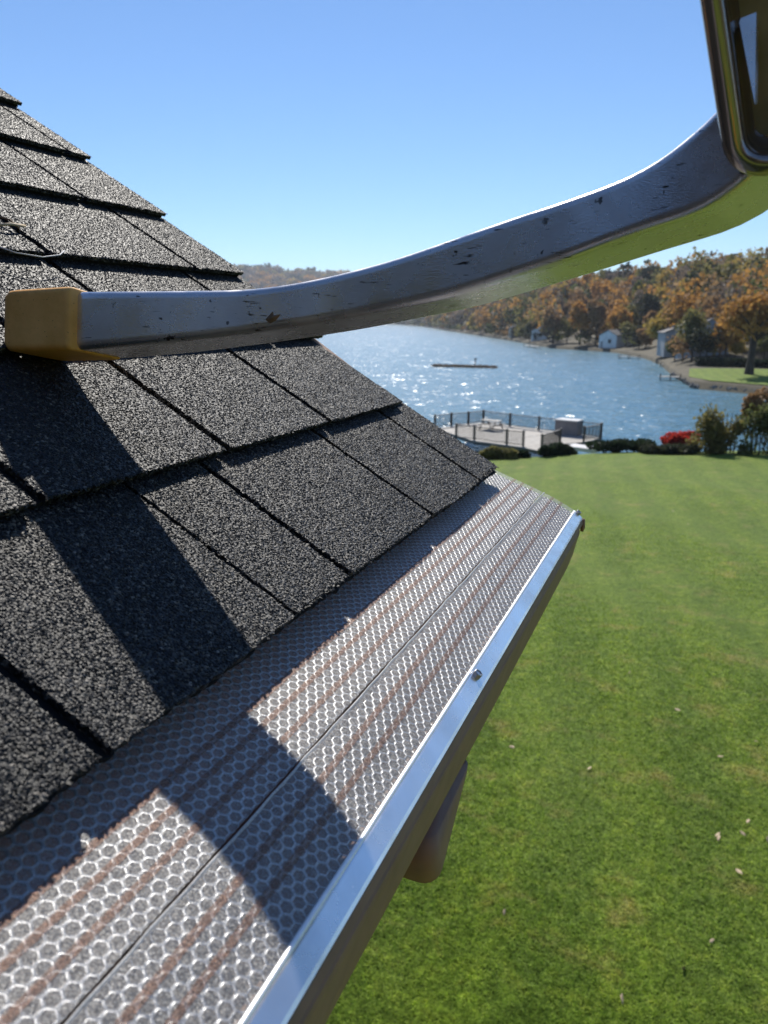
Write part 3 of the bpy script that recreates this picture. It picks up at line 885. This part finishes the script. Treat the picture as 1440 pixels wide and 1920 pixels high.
# rounded open end of the cross tube in front of the bend
bc = at_y(1480, 18, .372)
vv = bc/np.linalg.norm(bc)
ax = vv - .07*RGT + .03*UPV; ax /= np.linalg.norm(ax)
uu = UPV*cos(radians(8)) - RGT*sin(radians(8)); uu = uu - ax*(uu@ax); uu /= np.linalg.norm(uu)
ww = np.cross(ax, uu)
W2, H2, BR = .0305, .0600, .0050
prof_ = [(0, .075), (0, BR)] + [(BR - BR*cos(radians(q)), BR - BR*sin(radians(q))) for q in (20, 40, 60, 80, 100, 120, 140, 160)] + [(2*BR, BR), (2*BR, .012), (2*BR + .0012, .020), (2*BR + .0030, .0225), (.0140, .0235)]
V = []
for ins, dd in prof_:
    pts = round_rect(W2 - ins, H2 - ins, max(.003, .019 - ins), 8); m = len(pts)
    for a, b in pts: V.append(bc + ww*a + uu*b + ax*dd - SB)
F = [(i*m+k, i*m+(k+1) % m, (i+1)*m+(k+1) % m, (i+1)*m+k) for i in range(len(prof_)-1) for k in range(m)]
mesh_obj('back_plate', V[(len(prof_)-1)*m:], [tuple(range(m))], M['dull_plate'], stab)
mesh_obj('cross_tube', V, F, M['tube_metal'], stab, True)
V = [bc + ww*a + uu*b + ax*d_ - SB for a, b, d_ in ((-.0158, -.030, .005), (-.0030, .049, .050), (-.0195, .049, .050), (-.0148, -.030, .0065), (-.0020, .049, .0515), (-.0185, .049, .0515))]  # added facet, tilted up to mirror the sky as a pale triangle
mesh_obj('sky_mirror_facet', V, [(0, 1, 2), (3, 5, 4), (0, 3, 4, 1), (1, 4, 5, 2), (2, 5, 3, 0)], M['lip_metal'], stab)

# orange ladder the viewer stands on, beside and below the frame
lad = empty('ladder', (1.42, -.17, -5.0)); LBs = np.array([1.42, -.17, -5.0])
tag(lad, 'orange ladder below the viewer, glimpsed only as a reflection in the aluminium', 'ladder')
l0 = np.array([1.42, 0, -5.0]); l1 = np.array([.32, 0, -.22]); ld = (l1-l0)/np.linalg.norm(l1-l0); ln = np.array([-ld[2], 0, ld[0]])
for yy in (.03, -.37):
    mb = MB(LBs); mb.box((l0+l1)/2 + YD*yy, (l1-l0)/2, YD*.014, ln*.036); mb.build('rail', M['orange_rail'], lad)
for k in range(15):
    c_ = l0 + ld*(.25 + .305*k); mb = MB(LBs); mb.tube([c_ + YD*.018, c_ - YD*.358], .016, 10); mb.build('rung', M['steel'], lad, True)

# ================================================================== NEAR SMALL THINGS
# dry needles and a wisp on the shingles
def roof_at(px, py, lift):
    d = ray(px, py); return d * ((lift - HP)/(d@NRM))
def strand(pts, rad, name, label, cat, mat):
    P = [roof_at(x, y, .0012 + l) for x, y, l in pts]
    base = P[0]; mb = MB(base); mb.tube([np.asarray(p) for p in P], rad, 6)
    o = mb.build(name, mat, None, True); o.location = tuple(base); tag(o, label, cat); return o
strand([(-10, 404, 0), (18, 412, .002), (36, 428, .001)], .0011, 'pine_needle', 'short brown needle lying on the roof at the left edge', 'needle', M['needle'])
strand([(-10, 423, 0), (20, 420, .003), (47, 424, .001)], .0014, 'dry_leaf_stalk', 'tan leaf stalk crossing the needle at the left edge', 'stalk', M['deadleaf'])
strand([(-10, 460, .001), (30, 474, .004), (80, 482, .006), (112, 478, .006), (121, 470, .007)], .0006, 'curved_twig', 'thin curved grey twig over the shingle edge at left', 'twig', M['bin_lid'])
# scrap of leaf stuck on the arm
lp = at_y(511, 596, .4325)
a = np.array([.006, -.0003, .001]); b = np.array([.001, 0, .0042])
o = mesh_obj('leaf_scrap', [-a*.9, -a*.2-b*.8, a*.5-b*.5, a*1.0+b*.3, a*.1+b*.35, -a*.1+b*1.0, (0, -.0012, 0)], [(0, 1, 6), (1, 2, 6), (2, 3, 6), (3, 4, 6), (4, 5, 6), (5, 0, 6)], M['needle'])
o.location = tuple(lp); tag(o, 'brown scrap of leaf stuck to the front of the aluminium arm', 'leaf')
# twig caught under the gutter
tp = gp(1012, 1092, -.300)
mb = MB(tp); mb.tube([tp + [-.012, .004, .006], tp + [.004, 0, -.001], tp + [.014, -.006, -.010]], [.003, .0034, .0044], 6)
o = mb.build('twig', M['bark'], None, True); o.location = tuple(tp); tag(o, 'dark twig poking out below the bronze gutter', 'twig')

# ================================================================== LAWN DETAIL
def grass():
    r = np.random.default_rng(3); n = 300000
    # density falls with distance from the eye
    D = 4.2 + 30*r.random(n)**1.9; a = np.radians(-14 + 50*r.random(n))
    fx = np.sin(a)*D; fy = np.cos(a)*D
    z = lawn_z(fx, fy)
    B = RGT[None]*fx[:, None] + FH[None]*fy[:, None]; B[:, 2] = z - .004
    hgt = (.022 + .028*r.random(n))*np.clip(1.25 - D/32, .15, 1); th_ = r.random(n)*2*pi
    lean = np.stack([np.cos(th_), np.sin(th_), np.zeros(n)], 1)*(hgt*(.6 + 1.2*r.random(n)))[:, None]
    wd = np.stack([-np.sin(th_+r.normal(size=n)*.7), np.cos(th_), np.zeros(n)], 1)*(.0035 + .003*r.random(n) + .00035*D)[:, None]
    T = B + lean; T[:, 2] += hgt
    V = np.stack([B-wd, B+wd, T], 1).reshape(-1, 3)
    o = mesh_obj('grass', V, np.arange(3*n).reshape(-1, 3), M['blade'])
    tag(o, 'short mown green grass of the lawn below the eave', 'grass', kind='stuff')
grass()
leafV = np.array([(-.5, 0, 0), (-.25, -.22, .05), (.1, -.28, .02), (.5, -.05, .1), (.2, .26, .04), (-.2, .2, .09)])
LEAVES = [(1350, 1423), (1347, 1576), (1345, 1570), (945, 1716), (1282, 1823), (1402, 1545), (1105, 1445), (1270, 1335), (1385, 1640), (1290, 985), (1180, 1265), (1440, 1580), (1392, 1568), (1334, 1770), (1165, 1880), (960, 1405), (1262, 960), (1418, 1395)]
leaf_me = None
for i, (px, py) in enumerate(LEAVES):
    # find the lawn point by marching along the ray
    d = ray(px, py); tt = 3.0
    for _ in range(40):
        p = d*tt; fx, fy = float(p@RGT), float(p@FH); zz = float(lawn_z(np.array(fx), np.array(fy)))
        tt *= zz/p[2] if p[2] < 0 else 1.2
    p = d*tt; p[2] += .035
    s = .075*(0.8 + .5*rs.random())
    if leaf_me is None:
        o = mesh_obj('fallen_leaf', leafV, [(0, 1, 2, 3, 4, 5)], M['deadleaf']); leaf_me = o.data
    else:
        o = bpy.data.objects.new('fallen_leaf', leaf_me); COL.objects.link(o)
    o.location = tuple(p); o.scale = (s, s*.8, s); o.rotation_euler = (rs.normal()*.4, rs.normal()*.4, rs.random()*6)
    tag(o, 'pale dry leaf lying on the mown lawn', 'leaf', 'fallen leaves scattered on the lawn')

# ================================================================== LAKESIDE DECK
DZ = -8.1
deckr = empty('lakeside_deck', gp(1000, 820, DZ)); KB = gp(1000, 820, DZ)
tag(deckr, 'grey plank deck with brown railings at the edge of the lake', 'deck')
outline = [(815, 803), (846, 798.5), (906, 792), (1129, 820), (1108, 826), (1092, 829), (1050, 833), (1015, 846), (981, 839), (889, 827)]
OP = [gp(x, y, DZ) for x, y in outline]
mb = MB(KB); mb.prism([p - np.array([0, 0, .25]) for p in OP], (0, 0, .22)); mb.build('frame', M['skirt'], deckr)
# planks: clipped strips laid across the deck
ctr = np.mean(OP, axis=0); ud = OP[3]-OP[2]; ud[2] = 0; ud /= np.linalg.norm(ud); vd = np.array([-ud[1], ud[0], 0])
poly2 = np.array([((p-ctr)@ud, (p-ctr)@vd) for p in OP])
def clip_u(u0, u1, poly):
    def cl(P, f):
        out = []
        for i in range(len(P)):
            a, b = P[i], P[(i+1) % len(P)]; fa, fb = f(a), f(b)
            if fa >= 0: out.append(a)
            if fa*fb < 0: out.append(a + (b-a)*fa/(fa-fb))
        return out
    P = [np.array(p) for p in poly]
    P = cl(P, lambda p: p[0]-u0)
    if P: P = cl(P, lambda p: u1-p[0])
    return P
u = poly2[:, 0].min(); pw = .30
while u < poly2[:, 0].max():
    P = clip_u(u+.006, u+pw-.006, poly2)
    if len(P) >= 3:
        dz = rs.normal()*.004
        mb = MB(KB); mb.prism([ctr + ud*p[0] + vd*p[1] + np.array([0, 0, -.028]) for p in P], (0, 0, .032 + dz)); mb.build('plank', M['plank'], deckr)
    u += pw
RAILS = [[(815, 803), (846, 799), (878, 796.5), (906, 793), (956, 800), (1010, 807), (1070, 814), (1127, 820.5)],
         [(855, 822), (889, 825.5), (950, 834), (981, 837.5)], [(1015, 845), (1050, 832.5)], [(1094, 828), (1126, 822)]]
for run in RAILS:
    pts = [gp(x, y, DZ) for x, y in run]
    for p in pts:
        mb = MB(KB); mb.box(p + [0, 0, .5], (.065, 0, 0), (0, .065, 0), (0, 0, .55)); mb.box(p + [0, 0, 1.065], (.08, 0, 0), (0, .08, 0), (0, 0, .015)); mb.build('post', M['rail'], deckr)
    for a, b in zip(pts[:-1], pts[1:]):
        d = (b-a); L = np.linalg.norm(d); d /= L; w = np.array([-d[1], d[0], 0]); c = (a+b)/2
        for zc, hh, ww_ in ((.98, .022, .055), (.12, .025, .025)):
            mb = MB(KB); mb.box(c + [0, 0, zc], d*(L/2-.07), w*ww_, (0, 0, hh)); mb.build('rail', M['rail'], deckr)
        mb = MB(KB); nb_ = int(L/.135)
        for k in range(1, nb_):
            q = a + d*(L*k/nb_); mb.box(q + [0, 0, .55], (.017, 0, 0), (0, .017, 0), (0, 0, .405))
        if nb_ > 1: o = mb.build('balusters', M['rail'], deckr); o['kind'] = 'stuff'
# storage box
p0 = gp(1040, 815, DZ); p1 = gp(1080, 819, DZ); d = (p1-p0); L = np.linalg.norm(d); d /= L; w = np.array([-d[1], d[0], 0])
bx = empty('storage_box', (p0+p1)/2 + w*.5); BB = (p0+p1)/2 + w*.5
tag(bx, 'grey storage box with a pale lid standing on the lakeside deck', 'storage box')
cc = BB + np.array([0, 0, .53])
mb = MB(BB); mb.box(cc, d*L/2, w*.5, (0, 0, .525)); mb.build('body', M['bin'], bx)
mb = MB(BB); mb.box(cc + [0, 0, .57], d*(L/2+.05), w*.56, (0, 0, .04)); mb.build('lid', M['bin_lid'], bx)
for q in (-.8, 0, .8):
    mb = MB(BB); mb.box(cc + d*(q*L/2*.97) - w*.506, d*.035, w*.008, (0, 0, .49)); mb.build('batten', M['bin'], bx)
# picnic table
tb = gp(921, 806, DZ); tabl = empty('picnic_table', tb); tag(tabl, 'low picnic table with benches on the lakeside deck', 'table')
mb = MB(tb)
for k in range(4): mb.box(tb + vd*(-.3+.2*k) + [0, 0, .72], ud*.8, vd*.092, (0, 0, .02))
mb.build('tabletop', M['plank'], tabl)
for sgn in (-1, 1):
    mb = MB(tb); mb.box(tb + vd*(.68*sgn) + [0, 0, .44], ud*.8, vd*.13, (0, 0, .02)); mb.build('bench', M['plank'], tabl)
    for e in (-1, 1):
        mb = MB(tb); mb.tube([tb + ud*(.6*sgn) + vd*(.68*e) + [0, 0, .02], tb + ud*(.6*sgn) + vd*(.22*e) + [0, 0, .70]], .045, 6); mb.build('leg', M['rail'], tabl)
    mb = MB(tb); mb.box(tb + ud*(.6*sgn) + [0, 0, .40], ud*.02, vd*.78, (0, 0, .04)); mb.build('crossbar', M['rail'], tabl)
# concrete step by the deck
sp = gp(1094, 842, -8.0); mb = MB(sp); mb.box(sp + [0, 0, .05], ud*1.1, vd*.6, (0, 0, .12)); o = mb.build('landing_slab', M['bin_lid'], None); o.location = tuple(sp)
tag(o, 'pale concrete landing slab between the hedges by the deck', 'slab')

# ================================================================== SHRUBS AT THE SHORE
def shrub(name, px0, px1, ytop, ybot, dist, leaf, label, seed, n=2500, ls=.10, cat='shrub', depth=None, stems=5, ragged=False):
    r = np.random.default_rng(seed)
    a = at_dist(px0, ybot, dist); b = at_dist(px1, ybot, dist); t_ = at_dist((px0+px1)/2, ytop, dist)
    c = (a+b)/2; w = np.linalg.norm(b-a); h = t_[2]-c[2]
    root = empty(name, c); tag(root, label, cat)
    dpt = depth or min(w*.5, 2.5)
    ex = RGT; ey = FH
    nl = max(5, int(w/h*4))
    C = np.stack([(r.random(nl)-.5)*w*.86, (r.random(nl)-.5)*dpt*.6, h*(.35 + .3*r.random(nl))], 1)
    R_ = np.stack([np.full(nl, min(w*.24, h*.75)), np.full(nl, dpt*.32), h*(.30 + .12*r.random(nl))], 1)
    if ragged:
        nl = 16; C = np.stack([(r.random(nl)-.5)*w*.8, (r.random(nl)-.5)*dpt*.6, h*(.15 + .68*r.random(nl))], 1)
        C[:, 0] *= 1.15 - C[:, 2]/h*.5
        q_ = (.10 + .14*r.random(nl)); R_ = np.stack([w*q_, np.full(nl, dpt*.3), h*q_*1.15], 1)
    k = r.integers(0, nl, n); d = r.normal(size=(n, 3)); d /= np.linalg.norm(d, axis=1)[:, None]
    P = C[k] + d*R_[k]*((.25 if ragged else .6) + (.95 if ragged else .45)*r.random((n, 1)))
    P = P[:, :1]*ex + P[:, 1:2]*ey + P[:, 2:]*np.array([0, 0, 1.0])
    P[:, 2] = np.maximum(P[:, 2], .05)
    V, F = leaf_quads(P, ls, r); mesh_obj('foliage', V, F, M[leaf], root)
    mb = MB()
    for i in range(stems):
        x = (i+.5)/stems-.5
        mb.tube([ex*x*w*.5 + [0, 0, -1.0], ex*x*w*.6 + [0, 0, h*.3], ex*x*w*.75 + [0, 0, h*.75]], [.05, .04, .015], 5)
    mb.build('stems', M['bark'], root)
    return root
shrub('low_shrub', 900, 962, 836, 864, 44.5, 'olive', 'olive low shrub below the deck railing beside the roof corner', 1)
shrub('low_shrub', 955, 993, 840, 866, 44.8, 'hedge', 'dark small shrub right of the olive one below the deck', 2, 1500)
shrub('round_shrub', 1013, 1082, 831, 860, 45.5, 'hedge', 'dark rounded shrub in front of the open deck corner', 3)
shrub('clipped_hedge', 1104, 1222, 823, 848, 46.5, 'hedge', 'long dark clipped hedge right of the deck above the lawn', 4, 4500, cat='hedge')
shrub('clipped_hedge', 1205, 1305, 832, 852, 46, 'dark', 'short dark hedge under the red bush', 5, 3000, cat='hedge')
shrub('red_bush', 1228, 1306, 808, 846, 47.5, 'red', 'bright red autumn bush on the shore', 6, 2800, .10, 'bush')
shrub('tall_shrub', 1292, 1404, 744, 862, 46.5, 'shrub_olive', 'tall olive shrub right of the red bush, half bare', 8, 3800, .095, stems=9, ragged=True)
shrub('tall_shrub', 1368, 1510, 738, 864, 47, 'shrub_green', 'dense green tall shrub at the right edge of the photo', 9, 5200, .10, stems=9, ragged=True)
shrub('tall_shrub', 1385, 1480, 728, 800, 50, 'rust', 'rusty shrub top behind the green tall shrub at right', 10, 2500, .12)

# ================================================================== FAR SHORE THINGS
def px_tree(px, ybase, ytop, wpx, leaf, label, seed, off, name='autumn_tree', n=1500, airy=.5, tf=.22, lpx=3.0, trk=None):
    b = far_pt(px, off); D = np.hypot(b[0], b[1])
    t_ = at_dist(px, ytop, D); h = t_[2]-b[2]
    return make_tree(name, b, h, wpx*D/FPX, leaf, label, seed, n, lpx*D/FPX, tf, 'trees on the far shore', airy, trk)
px_tree(1036, 648, 566, 46, 'rust', 'leftmost of the row of orange trees on the far shore', 31, 12)
px_tree(1086, 648, 562, 54, 'orange', 'second orange tree from the left in the far shore row', 32, 13)
px_tree(1116, 650, 556, 50, 'rust', 'brown rust tree with a tall trunk in the middle of the far shore row', 33, 16)
px_tree(1158, 650, 570, 48, 'orange', 'rounded bright orange tree just left above the white boathouse', 34, 22)
px_tree(1240, 660, 572, 74, 'gold', 'wide golden tree right of the white boathouse', 35, 14, n=2300)
px_tree(1292, 668, 574, 66, 'olive', 'brown olive tree between the golden tree and the blue house', 36, 30, n=2000)
px_tree(1352, 690, 588, 60, 'orange', 'orange tree in front of the pale blue house', 37, 34, n=1600, airy=.3)
px_tree(1400, 700, 532, 150, 'orange', 'large open orange tree with thick dark trunk on the green point', 38, 16, n=3600, airy=.25, tf=.34, lpx=4.0, trk=.55)
px_tree(1212, 640, 545, 44, 'dark', 'dark evergreen between the orange row and the golden tree', 39, 62, 'evergreen_tree')
px_tree(1428, 600, 470, 46, 'dark', 'dark tree standing above the ridge at the right edge', 40, 150, 'dark_tree')

def far_house(px, off, w, dp, hgt, wall, label, yaw=0.0, name='house', rh=.45, nwin=2):
    b = far_pt(px, off); root = empty(name, b); tag(root, label, 'house', None)
    D = np.hypot(b[0], b[1]); f = -b/D; f[2] = 0
    a = radians(yaw); f = np.array([f[0]*cos(a)-f[1]*sin(a), f[0]*sin(a)+f[1]*cos(a), 0]); s = np.array([-f[1], f[0], 0]); z = np.array([0, 0, 1.0])
    mb = MB(); mb.prism([s*(-w/2)-z, s*(w/2)-z, s*(w/2)+z*hgt, z*(hgt+w*rh*.5), s*(-w/2)+z*hgt], -f*dp); mb.build('wall', wall, root)
    mb = MB(); o_ = .35; ap = z*(hgt+w*rh*.5+.12); pitch = (w*rh*.5)/(w/2)
    for sg in (-1, 1):
        e = s*(sg*(w/2+o_)) + z*(hgt - o_*pitch + .12)
        mb.prism([ap + f*o_, e + f*o_, e + f*o_ + z*.14, ap + f*o_ + z*.14], -f*(dp+2*o_))
    mb.build('roof', M['far_roof'], root)
    for k in range(nwin):
        x = (k+.5)/nwin - .5 + .14
        mb = MB(); mb.box(s*(x*w*.8) + f*.02 + z*hgt*.55, s*(w*.10), f*.03, z*(hgt*.17)); wo_ = mb.build('window', M['white_wall'], root)
        mb = MB(); mb.box(s*(x*w*.8) + f*.05 + z*hgt*.55, s*(w*.085), f*.02, z*(hgt*.15)); mb.build('pane', M['glass'], wo_)
    mb = MB(); mb.box(s*(-w*.34) + f*.03 + z*hgt*.2, s*(w*.07), f*.03, z*(hgt*.32)); mb.build('door', M['grey_wall'], root)
    return root
far_house(1138, 4, 6.5, 13, 3.8, M['white_wall'], 'white boathouse at the water edge across the lake', -38, 'boathouse', nwin=1)
far_house(1184, 34, 9, 8, 3.6, M['grey_wall'], 'grey house behind the white boathouse', 20)
far_house(1326, 46, 7, 8, 5.2, M['blue_wall'], 'pale blue house half hidden behind orange trees', 25)
far_house(1272, 44, 7, 8, 4.0, M['grey_wall'], 'dark grey house in the shade behind the golden tree', 12)
far_house(1016, 26, 9, 8, 3.4, M['white_wall'], 'white cottage left of the orange tree row', -15)
far_house(978, 36, 10, 8, 3.4, M['tan_wall'], 'tan cottage in the trees left of the white cottage', 10)
far_house(1456, 64, 8, 8, 4.2, M['white_wall'], 'white house behind the large tree at the right edge', -10)

# green point with its retaining hedge, seawall stones and docks
gpt = []
for px, o1, o2 in ((1290, 3, 16), (1330, 3, 22), (1380, 3, 24), (1440, 3, 26), (1500, 3, 28), (1600, 3, 28)):
    a = far_pt(px, o1); b = far_pt(px, o2); a[2] += .12; b[2] += .12; gpt += [a, b]
F = [(2*i, 2*i+2, 2*i+3, 2*i+1) for i in range(5)]
tag(mesh_obj('green_point', gpt, F, M['lawn']), kind='structure')
a = far_pt(1308, 27); b = far_pt(1470, 29)
root = empty('far_hedge', (a+b)/2); tag(root, 'dark low hedge along the back of the green point', 'hedge')
r = np.random.default_rng(77); n = 3000; q = r.random(n)
P = a[None]*(1-q[:, None]) + b[None]*q[:, None] - (a+b)/2 + r.normal(size=(n, 3))*np.array([.35, .35, .0]) + np.stack([np.zeros(n), np.zeros(n), 1.3*r.random(n)], 1)
V, F = leaf_quads(P, .22, r); mesh_obj('foliage', V, F, M['hedge'], root)
# seawall of boulders
wall = empty('seawall', far_pt(1360, 0)); WB = far_pt(1360, 0); tag(wall, 'dark boulder seawall edging the green point', 'seawall')
pxs = np.arange(1262, 1640, 4.6)
stone_me = None
for px in pxs:
    c = far_pt(px, .9); c[2] = WATER_Z + .35
    r = rs
    s = .40 + .22*rs.random()
    if stone_me is None:
        import bmesh
        bm = bmesh.new(); bmesh.ops.create_icosphere(bm, subdivisions=1, radius=1.0)
        for v_ in bm.verts: v_.co *= .8 + .4*random.random(); v_.co.z *= .75
        stone_me = bpy.data.meshes.new('stone'); bm.to_mesh(stone_me); bm.free(); stone_me.materials.append(M['stone'])
    o = bpy.data.objects.new('stone', stone_me); COL.objects.link(o); o.parent = wall
    o.location = tuple(c - WB); o.scale = (s*1.2, s, s*1.25); o.rotation_euler = (rs.random()*6, rs.random()*.6, rs.random()*6)
# docks
def dock(px0, y0, px1, y1, label, wid=.8):
    a = gp(px0, y0, WATER_Z + .55); b = gp(px1, y1, WATER_Z + .55); c = (a+b)/2; root = empty('dock', c); tag(root, label, 'dock')
    d = b-a; L = np.linalg.norm(d); d /= L; w = np.array([-d[1], d[0], 0])
    mb = MB(c); mb.box(c, d*L/2, w*wid, (0, 0, .06)); mb.build('walkway', M['plank'], root)
    for q in (-.9, 0, .9):
        for sg in (-1, 1):
            mb = MB(c); mb.tube([c + d*q*L/2 + w*sg*(wid-.08) + [0, 0, -1.6], c + d*q*L/2 + w*sg*(wid-.08) + [0, 0, .45]], .09, 6); mb.build('pile', M['bark'], root)
dock(1236, 706, 1278, 707, 'pale dock reaching out from the green point')
dock(1240, 683, 1268, 684, 'dock in the small inlet behind the green point')
dock(1160, 668, 1200, 669, 'low dock in front of the white boathouse')
dock(985, 647, 1010, 650, 'small dock on the far shore left of the orange trees')
# reed bank in the open lake
a = gp(812, 687, WATER_Z); b = gp(930, 690, WATER_Z); c = (a+b)/2
root = empty('reed_bank', c); tag(root, 'long low brown reed bank lying in open water', 'reed bank')
d = b-a; L = np.linalg.norm(d); d /= L
V = []; n = 60; w = np.array([-d[1], d[0], 0])
for k in range(n+1):
    q = k/n; ww_ = 1.6*sin(pi*q)**.5 + .05; hh = .22*(sin(pi*q)**.4)*(1 + .5*sin(k*1.7))
    p = a + d*L*q - c; V += [p - w*ww_ + [0, 0, -.2], p + [0, 0, hh], p + w*ww_ + [0, 0, -.2]]
F = []
for k in range(n): F += [(3*k, 3*k+3, 3*k+4, 3*k+1), (3*k+1, 3*k+4, 3*k+5, 3*k+2)]
mesh_obj('mud', V, F, M['shore'], root)
r = np.random.default_rng(9); q = r.random(1400); P = (a-c)[None] + (d*L)[None]*q[:, None] + w[None]*(r.normal(size=(1400, 1))*.6) + np.stack([np.zeros(1400)]*2 + [.4*r.random(1400)], 1)
V, F = leaf_quads(P, .22, r); o = mesh_obj('reeds', V, F, M['bare'], root); o['kind'] = 'stuff'
sp = gp(891, 687, WATER_Z); mb = MB(sp); mb.tube([sp - [0, 0, .5], sp + [0, 0, 1.5]], .12, 6); mb.box(sp + [0, 0, 1.55], (.25, 0, 0), (0, .25, 0), (0, 0, .12)); o = mb.build('marker_post', M['bark'], None); o.location = tuple(sp)
tag(o, 'short dark marker post behind the reed bank', 'post')

# small trees and bushes along the far bank that half hide the houses
r = np.random.default_rng(61)
BANK = [(985, 20, 'olive'), (1002, 18, 'dark'), (1030, 20, 'bare'), (1062, 20, 'olive'), (1100, 24, 'dark'), (1130, 26, 'gold'), (1172, 20, 'olive'), (1196, 16, 'dark'), (1208, 22, 'rust'),
        (1262, 22, 'green'), (1276, 26, 'rust'), (1306, 30, 'dark'), (1318, 34, 'olive'), (1342, 40, 'rust'), (1372, 36, 'gold'), (1424, 40, 'green'), (1452, 44, 'orange'), (1480, 40, 'olive')]
WORD = {'olive': 'olive', 'dark': 'dark green', 'bare': 'half bare grey', 'gold': 'golden', 'rust': 'rust brown', 'green': 'green', 'orange': 'orange'}
for i, (px, off, lf) in enumerate(BANK):
    b = far_pt(px, off); D = np.hypot(b[0], b[1]); h = (6 + 3.5*r.random())*(1.0 if px < 1220 else .8)
    make_tree('bank_tree', b, h, h*(.75+.3*r.random()), lf, 'small %s tree, number %s from the left along the far bank' % (WORD[lf], ('one two three four five six seven eight nine ten eleven twelve thirteen fourteen fifteen sixteen seventeen eighteen'.split())[i]), 300+i, 700, 2.6*D/FPX, .12, 'small trees on the far bank', .4)

# ================================================================== HAZE
V = [(a, b, c) for c in (-12.0, 150.0) for b in (-3000.0, 3000.0) for a in (-3000.0, 3000.0)]
hz = mesh_obj('haze', V, [(0, 2, 3, 1), (4, 5, 7, 6), (0, 1, 5, 4), (2, 6, 7, 3), (0, 4, 6, 2), (1, 3, 7, 5)])
hm = bpy.data.materials.new('air'); hm.use_nodes = True; hm.node_tree.nodes.clear()
ho = hm.node_tree.nodes.new('ShaderNodeOutputMaterial'); hv = hm.node_tree.nodes.new('ShaderNodeVolumePrincipled')
hv.inputs['Color'].default_value = (.80, .88, 1.0, 1); hv.inputs['Density'].default_value = .00013; hv.inputs['Anisotropy'].default_value = .3
hm.node_tree.links.new(hv.outputs[0], ho.inputs['Volume'])
hz.data.materials.append(hm); hz.display_type = 'WIRE'
tag(hz, 'thin bluish autumn haze over the lake', 'haze', kind='stuff')
